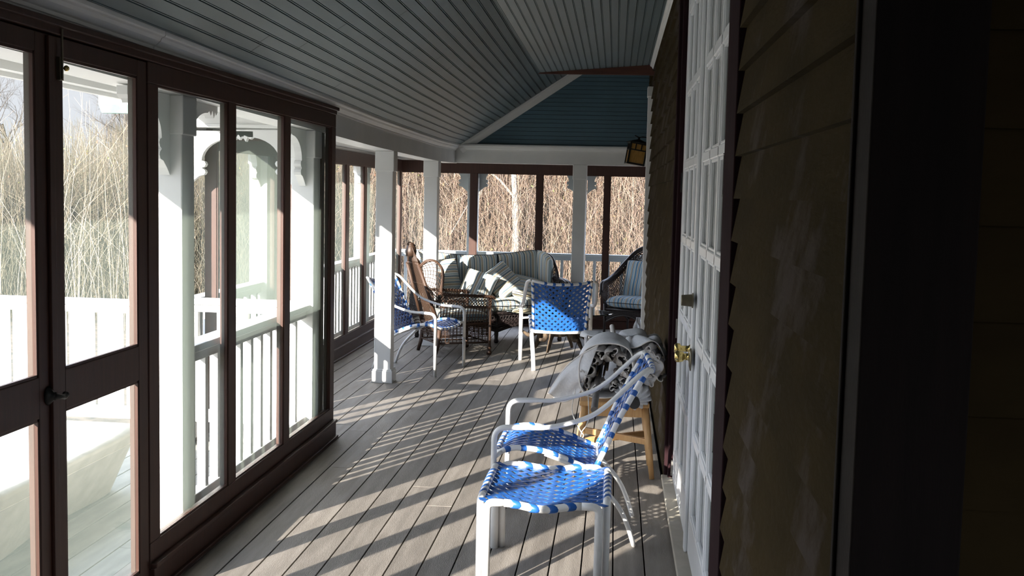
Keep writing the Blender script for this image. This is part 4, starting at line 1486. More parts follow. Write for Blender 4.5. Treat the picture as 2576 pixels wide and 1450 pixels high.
# --- sofa
def sofa():
    root = thing('wicker_sofa', 'black wicker sofa with arched back and striped cushions in the far corner', 'sofa', (-1.42, 12.38, 0), math.radians(-62))
    m_ = MT['wick3']
    D, Wd = 0.33, 0.80      # half depth, half width ; faces +x
    for x_, y_ in ((D, Wd-0.03), (D, -Wd+0.03), (-D, Wd-0.1), (-D, -Wd+0.1), (D, 0.0)):
        b = MB(); b.lathe([(0.02, 0), (0.028, 0.02), (0.02, 0.05), (0.024, 0.09), (0.026, 0.34)], 10, Matrix.Translation((x_, y_, 0))); b.build('leg', m_, root, smooth=True)
    b = MB()
    A = [V(D+0.02, -Wd, 0.33), V(D+0.02, Wd, 0.33), V(-D, Wd-0.05, 0.33), V(-D, -Wd+0.05, 0.33)]
    b.tube(A+[A[0]], 0.018, 8)
    for k_ in range(4):
        a0, a1 = A[k_], A[(k_+1) % 4]
        def f(u_, v_):
            arch = abs(math.sin(2*PI*u_)) if k_ in (0, 2) else math.sin(PI*u_)
            d = 0.20-0.085*arch
            return (a0.lerp(a1, u_)-V(0, 0, d)).lerp(a0.lerp(a1, u_), v_)
        nu = 46 if k_ in (0, 2) else 18
        uprights(b, f, nu, 0.005, 2)
        weavers(b, f, 4, nu, 0.010, 0.004, 0.0, 0.45)
        lattice(b, lambda u_, v_: f(u_, 0.45+0.55*v_), nu, 2, 0.004)
        b.tube([f(i/24, 0) for i in range(25)], 0.014, 7)
    b.build('apron', m_, root, smooth=True)
    d_ = MB(); d_.box((-D, -Wd+0.03, 0.31), (D, Wd-0.03, 0.335)); d_.build('seat_deck', m_, root)
    # long seat cushion
    cushion(0.68, 1.56, 0.16, 'seat_cushion', MT['stripe'], root, place((0.02, 0, 0.41)), axis='y', corner=0.08, nu=34)
    # back: gently curved rim and panel
    def top_z(y_):
        a = abs(y_)/Wd
        return 0.93+0.075*math.sin(PI*min(1, a*0.55+0.0))*a**1.2 if a < 0.86 else 1.0-0.35*(a-0.86)
    rimp = [V(0.14, -Wd-0.04, 0.62), V(0.0, -Wd-0.05, 0.82), V(-0.14, -Wd-0.03, 0.94)]
    for i in range(13):
        y_ = -Wd+0.10+(2*Wd-0.20)*i/12
        rimp.append(V(-D-0.06+0.10*(abs(y_)/Wd)**4, y_, top_z(y_)-0.03))
    rimp += [V(-0.14, Wd+0.03, 0.94), V(0.0, Wd+0.05, 0.82), V(0.14, Wd+0.04, 0.62)]
    rim = catmull(rimp, 3)
    b = MB(); b.tube(rim, 0.018, 8); b.build('back_rim', m_, root, smooth=True)
    def fb(u_, v_):
        hi = slerp_list(rim, u_)
        y_ = interp(u_, [0, 0.2, 0.8, 1], [-Wd, -Wd, Wd, Wd])
        x_ = interp(u_, [0, 0.2, 0.8, 1], [0.1, -D, -D, 0.1])
        return V(x_, y_, 0.33).lerp(hi, v_)
    b = MB(); lattice(b, fb, 70, 12, 0.004, seg=2); b.build('back_lattice', m_, root, smooth=True)
    # back cushions: three panels and two wings, following the curve
    seg_ = [(-0.74, -0.255), (-0.25, 0.25), (0.255, 0.74)]
    for i, (ya, yb) in enumerate(seg_):
        b = MB()
        def fc_(u_, v_, sgn):
            y_ = ya+(yb-ya)*u_
            xe = abs(2*u_-1)**6; ve = abs(2*v_-1)**6
            pr_ = max(0.0, (1-xe)*(1-ve))**0.45
            zt = top_z(y_)
            z_ = 0.47+(zt-0.47)*v_
            xc = -D+0.015-0.05*v_+0.10*(abs(y_)/Wd)**4
            return V(xc+0.05+sgn*0.065*pr_, y_, z_)
        for sgn in (1, -1):
            b.grid(lambda u_, v_: fc_(u_, v_, sgn), 22, 16, None, uvfn=lambda u_, v_: (u_*(yb-ya)+i*0.043, v_*0.5))
        o_ = b.build('back_cushion', MT['stripe'], root, smooth=True)
        p = MB()
        lp = [fc_(t/14, 0, 1) for t in range(14)]+[fc_(1, t/14, 1) for t in range(14)]+[fc_(1-t/14, 1, 1) for t in range(14)]+[fc_(0, 1-t/14, 1) for t in range(14)]
        p.tube(lp, 0.0045, 6, closed=True); p.build('piping', MT['welt'], o_, smooth=True)
    for sg in (-1, 1):
        b = MB()
        def fw(u_, v_, sgn):
            y_ = sg*(0.755+0.045*math.sin(u_*PI/2))
            x_ = -D+0.06+0.30*u_
            xe = abs(2*u_-1)**6; ve = abs(2*v_-1)**6
            pr_ = max(0.0, (1-xe)*(1-ve))**0.45
            zt = 0.99-0.10*u_**3
            zb = 0.60
            return V(x_, y_-sg*0.02+sgn*0.05*pr_*1.0, zb+(zt-zb)*v_)
        for sgn in (1, -1):
            b.grid(lambda u_, v_: fw(u_, v_, sgn), 16, 14, None, uvfn=lambda u_, v_: (u_*0.32+0.05, v_*0.4))
        b.build('wing_cushion', MT['stripe'], root, smooth=True)
        # arm
        arm = catmull([V(-0.12, sg*(Wd+0.03), 0.70), V(0.06, sg*(Wd+0.055), 0.685), V(0.24, sg*(Wd+0.06), 0.675), V(0.36, sg*(Wd+0.045), 0.64), V(0.395, sg*(Wd+0.02), 0.55), V(0.37, sg*Wd, 0.36)], 5)
        b = MB()
        for o_ in (V(0, 0, 0), V(0, 0.028*sg, -0.006), V(0, -0.024*sg, -0.006), V(0, 0.012*sg, -0.026)):
            b.tube([p+o_ for p in arm], 0.017, 8)
        b.build('arm', m_, root, smooth=True)
        b = MB()
        def fa(u_, v_):
            hi = slerp_list(arm, u_*0.75)
            lo = V(-0.12+u_*0.48, sg*Wd, 0.34)
            return lo.lerp(hi, v_)
        lattice(b, fa, 14, 8, 0.004, seg=2)
        b.build('arm_lattice', m_, root, smooth=True)
    return root
sf_root = sofa()

# loose pillows on the sofa (things of their own)
SR = Matrix.Translation((-1.42, 12.38, 0)) @ Matrix.Rotation(math.radians(-62), 4, 'Z')
def pillow(label, local, lean, spin, yawl, w, h, axis, seed, t=0.15, off=0.0, m_=None):
    """stands on the seat leaning back: lean from vertical, spin in its own plane"""
    p = SR @ V(*local)
    r = thing('throw_pillow', label, 'pillow', p, math.radians(-62)+yawl, 'striped throw pillows on the sofa')
    T = Matrix.Rotation(PI/2-lean, 4, 'Y') @ Matrix.Rotation(spin, 4, 'Z')
    cushion(w, h, t, 'cover', m_ or MT['stripe'], r, T, axis=axis, corner=0.5, seed=seed, stripe_off=off)
    return r
pillow('large square striped pillow leaning at the left end of the sofa back', (-0.05, -0.52, 0.69), 0.42, 0.05, 0.1, 0.46, 0.46, 'x', 1.0)
pillow('small pale striped pillow on the left arm side in front of the large square one', (0.10, -0.72, 0.60), 0.5, 0.2, -0.2, 0.30, 0.36, 'y', 5.0, off=0.04)
pillow('slumped upright striped pillow left of the tilted one in the middle of the sofa', (0.13, -0.15, 0.61), 0.55, -0.3, -0.5, 0.36, 0.38, 'y', 9.0, t=0.17)
pillow('square striped pillow tilted on its corner in the middle of the sofa', (0.03, 0.17, 0.65), 0.6, 0.55, 0.1, 0.40, 0.42, 'x', 13.0, off=0.07)
pillow('crumpled striped pillow lying low at the right end of the sofa', (0.06, 0.50, 0.57), 1.05, -0.5, 0.2, 0.40, 0.42, 'x', 17.0, off=0.02)

# ================================================================== TABLE
tb = thing('driftwood_table', 'low oval glass topped coffee table on a driftwood root base', 'table', (-0.56, 11.62, 0), math.radians(4))
g = MB()
n = 72
prof_t = [(0.985, 0.408), (1.0, 0.412), (1.0, 0.417), (0.985, 0.421)]
vs = [(0, 0, 0.408)]
for s_, z_ in prof_t:
    for k_ in range(n):
        a = 2*PI*k_/n
        vs.append((0.57*s_*math.cos(a), 0.39*s_*math.sin(a), z_))
vs.append((0, 0, 0.421))
fs = [(0, 1+(k_+1) % n, 1+k_) for k_ in range(n)]
for i in range(3):
    for k_ in range(n):
        k2_ = (k_+1) % n
        fs.append((1+i*n+k_, 1+i*n+k2_, 1+(i+1)*n+k2_, 1+(i+1)*n+k_))
fs += [(len(vs)-1, 1+3*n+k_, 1+3*n+(k_+1) % n) for k_ in range(n)]
g.add(vs, fs)
g.build('glass_top', MT['glass'], tb, smooth=False)
def root_branch(b, pts, r0, r1, seed):
    pc = catmull(pts, 5)
    m_ = len(pc)
    pc = [p+V(mnoise.noise(p*9+V(seed, 0, 0)), mnoise.noise(p*9+V(0, seed, 0)), 0)*0.012 for p in pc]
    pc[-1] = V(pc[-1].x, pc[-1].y, Vector(pts[-1]).z)
    b.tube(pc, [r0+(r1-r0)*i/(m_-1)+0.006*abs(mnoise.noise(V(i*0.7, seed, 0))) for i in range(m_)], 9)
b = MB()
random.seed(21)
for i in range(11):
    a = 2*PI*i/11+random.uniform(-0.2, 0.2)
    ra, rb_ = random.uniform(0.28, 0.44), random.uniform(0.20, 0.34)
    e = V(ra*math.cos(a), rb_*math.sin(a), 0.012 if i % 2 == 0 else random.uniform(0.12, 0.2))
    root_branch(b, [V(0.08*math.cos(a), 0.06*math.sin(a), 0.30), V(0.18*math.cos(a), 0.13*math.sin(a), 0.25), V(e.x*0.75, e.y*0.75, 0.15), e], 0.045, 0.013, i*3.1)
for i in range(7):
    a = 2*PI*i/7+0.3
    e = V(random.uniform(0.2, 0.38)*math.cos(a), 0.25*math.sin(a), 0.400)
    root_branch(b, [V(0.05*math.cos(a), 0.05*math.sin(a), 0.22), V(e.x*0.5, e.y*0.5, 0.33), e], 0.04, 0.014, 50+i*2.3)
b.lathe([(0.08, 0.16), (0.13, 0.2), (0.12, 0.28), (0.06, 0.33)], 12)
b.build('root_base', MT['drift'], tb, smooth=True)

# ================================================================== LANTERN
ln = thing('wall_lantern', 'tilted craftsman lantern with amber glass hanging on the house wall', 'lamp', (0.20, 11.95, 2.09), math.radians(8), ry=math.radians(9))
w_, h_ = 0.086, 0.112
b = MB()
for sx_ in (-1, 1):
    for sy in (-1, 1):
        b.box((sx_*w_-0.009, sy*w_-0.009, -h_), (sx_*w_+0.009, sy*w_+0.009, h_))
for z_ in (-h_, h_-0.012, h_*0.28):
    b.box((-w_, -w_-0.007, z_), (w_, -w_+0.004, z_+0.013))
    b.box((-w_, w_-0.004, z_), (w_, w_+0.007, z_+0.013))
    b.box((-w_-0.007, -w_, z_), (-w_+0.004, w_, z_+0.013))
    b.box((w_-0.004, -w_, z_), (w_+0.007, w_, z_+0.013))
for q in (-0.03, 0.03):
    for sy in (-1, 1):
        b.box((q-0.006, sy*w_-0.006, h_*0.28), (q+0.006, sy*w_+0.006, h_))
        b.box((sy*w_-0.006, q-0.006, h_*0.28), (sy*w_+0.006, q+0.006, h_))
b.box((-w_-0.01, -w_-0.01, -h_-0.006), (w_+0.01, w_+0.01, -h_+0.004))
b.build('lantern_frame', MT['blackm'], ln, bevel=0.001)
g = MB()
g.box((-w_+0.002, -w_+0.001, -h_), (w_-0.002, w_-0.001, h_-0.002))
g.build('amber_panes', MT['amber'], ln)
r_ = MB()
r_.add([(-w_-0.02, -w_-0.02, h_), (w_+0.02, -w_-0.02, h_), (w_+0.02, w_+0.02, h_), (-w_-0.02, w_+0.02, h_), (-w_-0.02, -w_-0.02, h_+0.008), (w_+0.02, -w_-0.02, h_+0.008), (w_+0.02, w_+0.02, h_+0.008), (-w_-0.02, w_+0.02, h_+0.008), (0, 0, h_+0.05)],
       [(3, 2, 1, 0), (0, 1, 5, 4), (1, 2, 6, 5), (2, 3, 7, 6), (3, 0, 4, 7), (4, 5, 8), (5, 6, 8), (6, 7, 8), (7, 4, 8)])
r_.lathe([(0.012, 0), (0.014, 0.01), (0.006, 0.02)], 10, Matrix.Translation((0, 0, h_+0.045)))
r_.build('lantern_roof', MT['blackm'], ln)
a_ = MB()
a_.tube(catmull([V(-0.05, 0, h_+0.078), V(0.0, 0, h_+0.066), V(0.04, 0, h_+0.078), V(0.09, 0, h_+0.075), V(0.125, 0, h_+0.045), V(0.135, 0, h_-0.01)], 5), 0.006, 8)
a_.build('hook_arm', MT['blackm'], ln, smooth=True)
p_ = MB()
p_.box((0.125, -0.05, -0.05), (0.140, 0.05, h_+0.03))
p_.build('wall_plate', MT['blackm'], ln, bevel=0.002)

# ================================================================== STOOL AND FOLDED UMBRELLAS
stl = thing('pine_stool', 'honey coloured pine stool by the house wall under folded umbrellas', 'stool', (0.03, 6.60, 0), math.radians(1))
b = MB()
b.box((-0.21, -0.15, 0.415), (0.20, 0.15, 0.445))
b.build('seat', MT['pine'], stl, bevel=0.008)
b = MB()
for sy in (-1, 1):
    b.box((-0.18, sy*0.118-0.011, 0.355), (0.17, sy*0.118+0.011, 0.415))
for sx_ in (-1, 1):
    b.box((sx_*0.165-0.011, -0.12, 0.355), (sx_*0.165+0.011, 0.12, 0.415))
b.build('apron', MT['pine'], stl, bevel=0.003)
for sx_ in (-1, 1):
    for sy in (-1, 1):
        b = MB()
        b.tube([V(sx_*0.225, sy*0.165, 0.0), V(sx_*0.205, sy*0.148, 0.17), V(sx_*0.175, sy*0.122, 0.415)], [0.0145, 0.020, 0.023], 14)
        b.build('leg', MT['pine'], stl, smooth=True)
b = MB()
def plank(b, a, c, w, t):
    d = (c-a).normalized(); s_ = d.cross(V(0, 0, 1)).normalized(); u_ = s_.cross(d)
    vs = []
    for p in (a, c):
        for i, j in ((-1, -1), (1, -1), (1, 1), (-1, 1)):
            vs.append(p+s_*i*t/2+u_*j*w/2)
    b.add(vs, [(0, 1, 2, 3), (7, 6, 5, 4), (0, 4, 5, 1), (1, 5, 6, 2), (2, 6, 7, 3), (3, 7, 4, 0)])
plank(b, V(-0.20, -0.14, 0.205), V(0.20, 0.14, 0.205), 0.036, 0.028)
b.build('cross_stretcher', MT['pine'], stl, bevel=0.003)
b = MB()
plank(b, V(-0.20, 0.14, 0.215), V(0.20, -0.14, 0.215), 0.036, 0.028)
b.build('cross_stretcher', MT['pine'], stl, bevel=0.003)

def folded_umbrella(label, a, c, r0, seed, pole_m, pole_r=0.017, out_a=0.12, out_c=0.1, open_end=True, ruff=0.18, cap=None, lobes=9, rz_=1.0):
    """bundle of gathered canvas from a (camera end) to c, pole sticking out"""
    root = thing('folded_umbrella', label, 'umbrella', a, 0, 'folded canvas umbrellas on the stool')
    d = (c-a); l_ = d.length; dn = d.normalized()
    s_ = dn.cross(V(0, 0, 1)).normalized(); u_ = s_.cross(dn)
    def rad(t, an):
        base = r0*(0.80+0.25*math.sin(PI*min(1, t*1.1+0.12)))
        if not open_end:
            base *= min(1.0, (t/0.16)**0.5+0.22)
        base *= min(1.0, ((1-t)/0.12)**0.5+0.15)
        f_ = 1+ruff*math.sin(lobes*an+3*math.sin(t*5+seed)+seed)*(1.0-0.45*t)+0.16*mnoise.noise(V(math.cos(an)*1.6+seed, math.sin(an)*1.6, t*4))
        return base*f_
    def fn(v_, t):
        an = 2*PI*v_
        r__ = rad(t, an)
        return a+dn*(t*l_)+s_*math.cos(an)*r__+u_*math.sin(an)*r__*rz_
    b = MB()
    b.grid(lambda p, q: fn(p, q), 96, 30)
    if open_end:
        # ruffled folds turned inside the open end
        def inn(v_, t):
            an = 2*PI*v_
            p = fn(v_, 0.0)
            ce = a+dn*0.0
            k_ = 1-0.75*t
            curl = 0.25*math.sin(7*an+seed*2)*t*(1-t)*4*0.5
            q = ce+(p-ce)*(k_+curl*0.4)+dn*(0.10*t-0.03*math.sin(PI*t))
            return q
        b.grid(inn, 96, 8)
    b.build('canopy', MT['canvas'], root, smooth=True, world=True)
    if open_end:
        hm = MB()
        hm.tube([fn(i/96, 0.0)-dn*0.001 for i in range(96)], 0.0032, 6, closed=True)
        hm.build('hem', MT['canvas2'], root, smooth=True, world=True)
    p = MB()
    p.tube([a-dn*out_a, c+dn*out_c], pole_r, 16)
    p.build('pole', pole_m, root, smooth=False, world=True)
    if cap:
        q = MB()
        q.tube([a-dn*(out_a-0.01), a-dn*(out_a-0.03), a-dn*(out_a+0.02), a-dn*(out_a+0.028)], [cap*0.9, cap, cap, cap*0.85], 20)
        q.build('end_cap', MT['rubber'], root, smooth=False, world=True)
    return root

u1 = thing('folded_umbrella', 'folded canvas umbrella draped over the pile with a hanging flap and long grey pole', 'umbrella', (-0.06, 6.7, 0.45), 0, 'folded canvas umbrellas on the stool')
SEC = catmull([V(-0.135, 0, 0.485), V(-0.178, 0, 0.535), V(-0.192, 0, 0.605), V(-0.185, 0, 0.68), V(-0.15, 0, 0.745), V(-0.09, 0, 0.782), V(-0.02, 0, 0.792), V(0.06, 0, 0.780), V(0.115, 0, 0.745), V(0.135, 0, 0.68), V(0.125, 0, 0.59), V(0.085, 0, 0.51), V(0.0, 0, 0.468), V(-0.08, 0, 0.465), V(-0.135, 0, 0.485)], 6)
def drape(u_, v_):
    p = slerp_list(SEC, u_)
    tip = max(0.0, 1-u_/0.42)*0.3
    y0_ = 6.40+0.03*math.sin(u_*7)-0.03*tip
    q_ = 1-0.72*v_**5
    p = V(-0.03+(p.x+0.03)*q_, 0, 0.64+(p.z-0.64)*q_)
    y1_ = 7.05-0.40*tip
    y_ = y0_+(y1_-y0_)*v_
    w_ = 0.016*math.sin(v_*11+u_*5)*(0.3+tip)+0.022*mnoise.noise(V(u_*4, v_*3.5, 1.7))+0.010*math.sin(u_*16+v_*2)
    return V(p.x+w_*0.5-0.012*tip*math.sin(v_*6), y_, p.z+w_+0.02*math.sin(v_*PI)*(1-tip))
b = MB()
b.grid(drape, 96, 34)
b.build('canopy', MT['canvas'], u1, smooth=True, world=True, solid=0.003)
b = MB()
b.tube([drape(i/80, 0)-V(0, 0.002, 0) for i in range(81)], 0.0042, 6)
b.build('hem', MT['canvas2'], u1, smooth=True, world=True)
def flapf(u_, v_):
    A = V(-0.075, 0, 0.785).lerp(V(-0.165, 0, 0.515), u_)
    B = V(-0.365, 0, 0.475).lerp(V(-0.30, 0, 0.430), u_)
    p = A.lerp(B, v_)
    ro = 0.030*math.sin(PI*v_)*(1-1.6*u_)
    rp = 0.016*math.sin(u_*8+v_*3.0)*(1-0.5*v_)+0.018*mnoise.noise(V(u_*3, v_*3, 8.2))
    return V(p.x-ro*0.8, 6.385+rp+0.10*v_+0.05*(1-v_)*u_, p.z+ro+0.010*math.sin(u_*6)*v_)
b = MB()
b.grid(flapf, 40, 40)
b.build('hanging_flap', MT['canvas'], u1, smooth=True, world=True, solid=0.003)
b = MB()
b.tube([flapf(0, i/24) for i in range(25)]+[flapf(i/12, 1) for i in range(1, 13)]+[flapf(1, 1-i/24) for i in range(1, 25)], 0.0042, 6)
b.build('hem', MT['canvas2'], u1, smooth=True, world=True)
# gathered folds showing in the open end
def curl(mb, c, d, r_, l_, tw, seed):
    d = d.normalized(); s_ = d.cross(V(0, 0, 1)).normalized(); q_ = s_.cross(d)
    def f(u_, v_):
        an = u_*2*PI*1.1+tw+0.5*math.sin(v_*4+seed)
        rr = r_*1.15*(0.25+0.75*u_)*(0.55+0.45*math.sin(v_*2.6+0.5))*(1+0.38*math.sin(an*3.0+seed*3+v_*6)+0.9*mnoise.noise(V(u_*5+seed, v_*5, seed)))
        return c+d*(l_*v_+0.022*math.sin(u_*14+seed)*(1-v_)+0.02*mnoise.noise(V(u_*6, seed, 0)))+s_*math.cos(an)*rr+q_*math.sin(an)*rr
    mb.grid(f, 34, 10)
b = MB()
cur = [(-0.150, 0.615, 0.045), (-0.125, 0.685, 0.040), (-0.06, 0.728, 0.036), (0.010, 0.735, 0.040), (0.068, 0.700, 0.042), (0.095, 0.640, 0.038), (0.075, 0.580, 0.036), (-0.145, 0.545, 0.042), (-0.085, 0.520, 0.034), (0.02, 0.545, 0.03)]
for i, (x_, z_, r_) in enumerate(cur):
    curl(b, V(x_, 6.415+0.02*math.sin(i*2.1), z_), V(0.15*math.sin(i), 1, 0.1*math.cos(i*1.7)), r_, 0.30, i*1.3, i*1.9+0.4)
b.build('gathered_folds', MT['canvas2'], u1, smooth=True, world=True, solid=0.0025)
b = MB()
b.tube([V(-0.085, 6.14, 0.455), V(-0.075, 6.45, 0.555), V(-0.055, 7.05, 0.66)], 0.0195, 20)
b.build('pole', MT['pole'], u1, smooth=False, world=True)
b = MB()
for i in range(6):
    an = i*1.05
    b.tube([V(-0.06+0.038*math.cos(an), 6.47, 0.63+0.038*math.sin(an)), V(-0.04+0.03*math.cos(an), 7.0, 0.66+0.03*math.sin(an))], 0.007, 6)
b.build('rib', MT['drift'], u1, smooth=True, world=True)
# right hand umbrella pressed against the wall
u2_ = folded_umbrella('folded canvas umbrella with a pale pole end, pressed against the house wall above the stool', V(0.205, 6.45, 0.655), V(0.19, 7.1, 0.68), 0.098, 4.1, MT['pine'], 0.0165, 0.13, 0.05, ruff=0.10, rz_=1.12, lobes=5)
b = MB()
for i, (x_, z_, r_) in enumerate([(0.16, 0.72, 0.036), (0.215, 0.745, 0.034), (0.265, 0.70, 0.036), (0.275, 0.625, 0.034), (0.15, 0.635, 0.03), (0.235, 0.575, 0.03)]):
    curl(b, V(x_, 6.43, z_), V(0.1*math.sin(i*2), 1, 0.1*math.cos(i)), r_, 0.22, i*1.7, i*2.3+5)
b.build('gathered_folds', MT['canvas2'], u2_, smooth=True, world=True, solid=0.0025)
b = MB()
def swag(u_, v_):
    an = (u_-0.5)*PI*1.15
    return V(0.20+0.115*math.sin(an)*(1+0.12*math.sin(v_*7)), 6.50+0.42*v_-0.05*math.cos(an*2), 0.70+0.100*math.cos(an)+0.018*math.sin(u_*13+v_*5))
b.grid(swag, 44, 20)
b.build('loose_fold', MT['canvas'], u2_, smooth=True, world=True, solid=0.003)
b = MB()
b.tube([swag(i/40, 0) for i in range(41)], 0.004, 6)
b.build('hem', MT['canvas2'], u2_, smooth=True, world=True)
u3_ = folded_umbrella('gathered grey umbrella lying lowest on the stool with a round black end cap', V(0.135, 6.33, 0.482), V(0.10, 7.05, 0.53), 0.098, 7.7, MT['pole'], 0.02, 0.05, 0.06, open_end=False, cap=0.033, lobes=15, ruff=0.13, rz_=0.70)
# bulging lobes of loose cloth at the back of the pile
for k_, (cx_, cy_, cz_, sc) in enumerate(((-0.125, 6.80, 0.775, 1.0), (0.13, 6.78, 0.785, 1.25), (0.245, 6.66, 0.775, 0.8))):
    f3 = MB()
    def lobe(u_, v_):
        an = (u_-0.5)*PI*1.0
        k2_ = math.sin(PI*min(1, v_*0.75+0.12))
        return V(cx_+math.sin(an)*0.070*sc*k2_, cy_+0.11*sc*v_, cz_+0.042*sc*math.cos(an)*k2_+0.006*math.sin(u_*9+k_))
    f3.grid(lobe, 20, 14)
    f3.build('loose_fold', MT['canvas'], u1, smooth=True, world=True, solid=0.003)
b = MB()
b.tube([V(0.02, 7.0, 0.72), V(0.0, 7.22, 0.80)], 0.016, 14)
b.build('pole_tip', MT['canvas2'], u2_, world=True)
cd = MB()
cd.tube(catmull([V(-0.20, 6.36, 0.53), V(-0.215, 6.36, 0.40), V(-0.17, 6.35, 0.30), V(-0.145, 6.35, 0.262), V(-0.16, 6.35, 0.245), V(-0.155, 6.35, 0.285), V(-0.12, 6.35, 0.35), V(-0.125, 6.36, 0.50)], 5), 0.0032, 6)
cd.build('tie_cord', MT['cord'], u1, smooth=True, world=True)

# ================================================================== COVERED DAYBED OUTSIDE
cv = thing('covered_daybed', 'long low outdoor piece under a cream fabric cover on the open deck', 'covered furniture', (-3.3, 4.4, -0.02))
b = MB()
X0_, X1_, Y0_, Y1_, Z1_ = -0.62, 0.82, -1.9, 1.30, 0.40
def cover(u_, v_):
    # rounded-box drape with flared hem, u_ around, v_ from top centre down to hem
    an = 2*PI*u_
    c_, s_ = math.cos(an), math.sin(an)
    k_ = 1/max(abs(c_), abs(s_))
    rr = 0.06
    bx, by = c_*k_, s_*k_
    # soften the corners
    sq = (abs(c_)**16+abs(s_)**16)**(-1/16)
    bx, by = c_*sq, s_*sq
    if v_ < 0.5:
        t = (v_/0.5)
        x_, y_, z_ = bx*t, by*t, Z1_+0.012*math.sin(bx*9+by*4)*t-0.03*max(0, t-0.85)/0.15*0.5
        z_ -= 0.02*(1-t)
        out = 0
    else:
        t = (v_-0.5)/0.5
        x_, y_ = bx, by
        z_ = (Z1_-0.015)*(1-t)
        out = 0.05*t*(0.6+0.6*math.sin(u_*57)+0.5*math.sin(u_*23))+0.015
    X_ = (X0_+X1_)/2+x_*(X1_-X0_)/2+bx*out
    Y_ = (Y0_+Y1_)/2+y_*(Y1_-Y0_)/2+by*out
    if v_ > 0.5:      # hem drawn inwards under the frame
        X_ -= 0.26*((v_-0.5)/0.5)*max(0, bx)
    return V(X_, Y_, max(z_, 0.002))
b.grid(cover, 160, 26)
b.build('fabric_cover', MT['tarp'], cv, smooth=True)
b = MB()
pts = [cover(i/160, 0.60)+V(0.002, 0, 0) for i in range(161)]
b.tube(pts, 0.004, 5)
b.build('cover_seam', MT['tarp'], cv, smooth=True)

# small rag bundle by the house corner
rg = thing('rag_bundle', 'small white rag bundle hanging low by the house corner, left of the white casing', 'rag', (0.235, 12.75, 0.0))
b = MB()
def ragf(u_, v_):
    an = 2*PI*u_
    r__ = 0.045*(0.55+0.45*math.sin(PI*min(1, v_+0.1)))*(1+0.3*math.sin(an*4+v_*5)+0.3*mnoise.noise(V(math.cos(an)*2, math.sin(an)*2, v_*4)))
    return V(0.06+r__*math.cos(an), r__*math.sin(an), 0.0+0.26*v_)
b.grid(ragf, 30, 16)
b.build('cloth', MT['cloth'], rg, smooth=True)

# ================================================================== GROUND AND PLANTS
gr = MB()
def gz(x_, y_):
    d1 = max(0, y_-18.5); d2 = max(0, -x_-12)
    return -0.55+0.10*min(d1, 8)+0.08*min(d2, 8)+0.06*mnoise.noise(V(x_*0.4, y_*0.4, 0))
gr.grid(lambda u_, v_: V(-45+70*u_, -20+75*v_, gz(-45+70*u_, -20+75*v_)), 90, 90)
gr.build('ground', MT['soil'], kind='structure', smooth=True)

def stems(n, region, hgt, rad, lean, curl, m_, name, label, cat, seed, segs=4, taper=0.35, weigh=None, ks=3):
    """n thin curved stems as one mesh"""
    R = np.random.default_rng(seed)
    px_ = []; 
    P = region(R, n)
    n = len(P)
    H_ = R.uniform(hgt[0], hgt[1], n)
    az = R.uniform(0, 2*PI, n)
    ln_ = np.abs(R.normal(0, lean, n))
    cu = R.normal(0, curl, n)
    rr = R.uniform(rad[0], rad[1], n)
    z0 = np.array([gz(p[0], p[1]) for p in P])-0.05
    base = np.stack([P[:, 0], P[:, 1], z0], 1)
    if P.shape[1] > 2:
        base[:, 2] += P[:, 2]
    VV = np.zeros((n, (segs+1)*ks, 3), dtype=np.float32)
    az2 = az+R.normal(0, 0.8, n)
    for i in range(segs+1):
        t = i/segs
        ang = ln_*t**1.0+cu*t*t
        hx_ = H_*(np.sin(ang))*t
        hz_ = H_*t*np.cos(ang)
        a_ = az*(1-t)+az2*t
        cx_ = base[:, 0]+hx_*np.cos(a_)
        cy_ = base[:, 1]+hx_*np.sin(a_)
        cz_ = base[:, 2]+hz_
        r_ = rr*(1-(1-taper)*t)
        for k_ in range(ks):
            an = 2*PI*k_/ks
            VV[:, i*ks+k_, 0] = cx_+r_*math.cos(an)
            VV[:, i*ks+k_, 1] = cy_+r_*math.sin(an)
            VV[:, i*ks+k_, 2] = cz_
    F = []
    for i in range(segs):
        for k_ in range(ks):
            k2_ = (k_+1) % ks
            F.append((i*ks+k_, i*ks+k2_, (i+1)*ks+k2_, (i+1)*ks+k_))
    F = np.array(F, dtype=np.int32)
    nv = (segs+1)*ks
    FF = (F[None]+(np.arange(n, dtype=np.int32)*nv)[:, None, None]).reshape(-1)
    me = bpy.data.meshes.new(name)
    me.vertices.add(n*nv)
    me.vertices.foreach_set('co', VV.reshape(-1))
    me.loops.add(len(FF))
    me.loops.foreach_set('vertex_index', FF)
    nf = len(FF)//4
    me.polygons.add(nf)
    me.polygons.foreach_set('loop_start', np.arange(nf, dtype=np.int32)*4)
    me.polygons.foreach_set('loop_total', np.full(nf, 4, dtype=np.int32))
    me.update(calc_edges=True)
    me.materials.append(m_)
    o = bpy.data.objects.new(name, me)
    COL.objects.link(o)
    tag(o, label, cat, None, 'stuff')
    return o

def polar(a0, a1, r0, r1, pw=1.0):
    def f(R, n):
        a = R.uniform(a0, a1, n)
        r = r0+(r1-r0)*R.uniform(0, 1, n)**pw
        return np.stack([r*np.sin(a), r*np.cos(a)], 1)
    return f
stems(20000, polar(-0.22, 0.24, 20.8, 27, 1.2), (2.4, 4.8), (0.0035, 0.008), 0.30, 0.55, MT['reed'], 'reed_thicket', 'dense tan thicket of dry winter stems beyond the far railing', 'thicket', 3)
stems(19000, polar(-0.72, -0.22, 19.5, 26, 1.2), (1.9, 3.3), (0.0035, 0.0075), 0.22, 0.4, MT['thick'], 'reed_thicket', 'brown winter thicket beyond the open deck on the left, under the sky', 'thicket', 4)
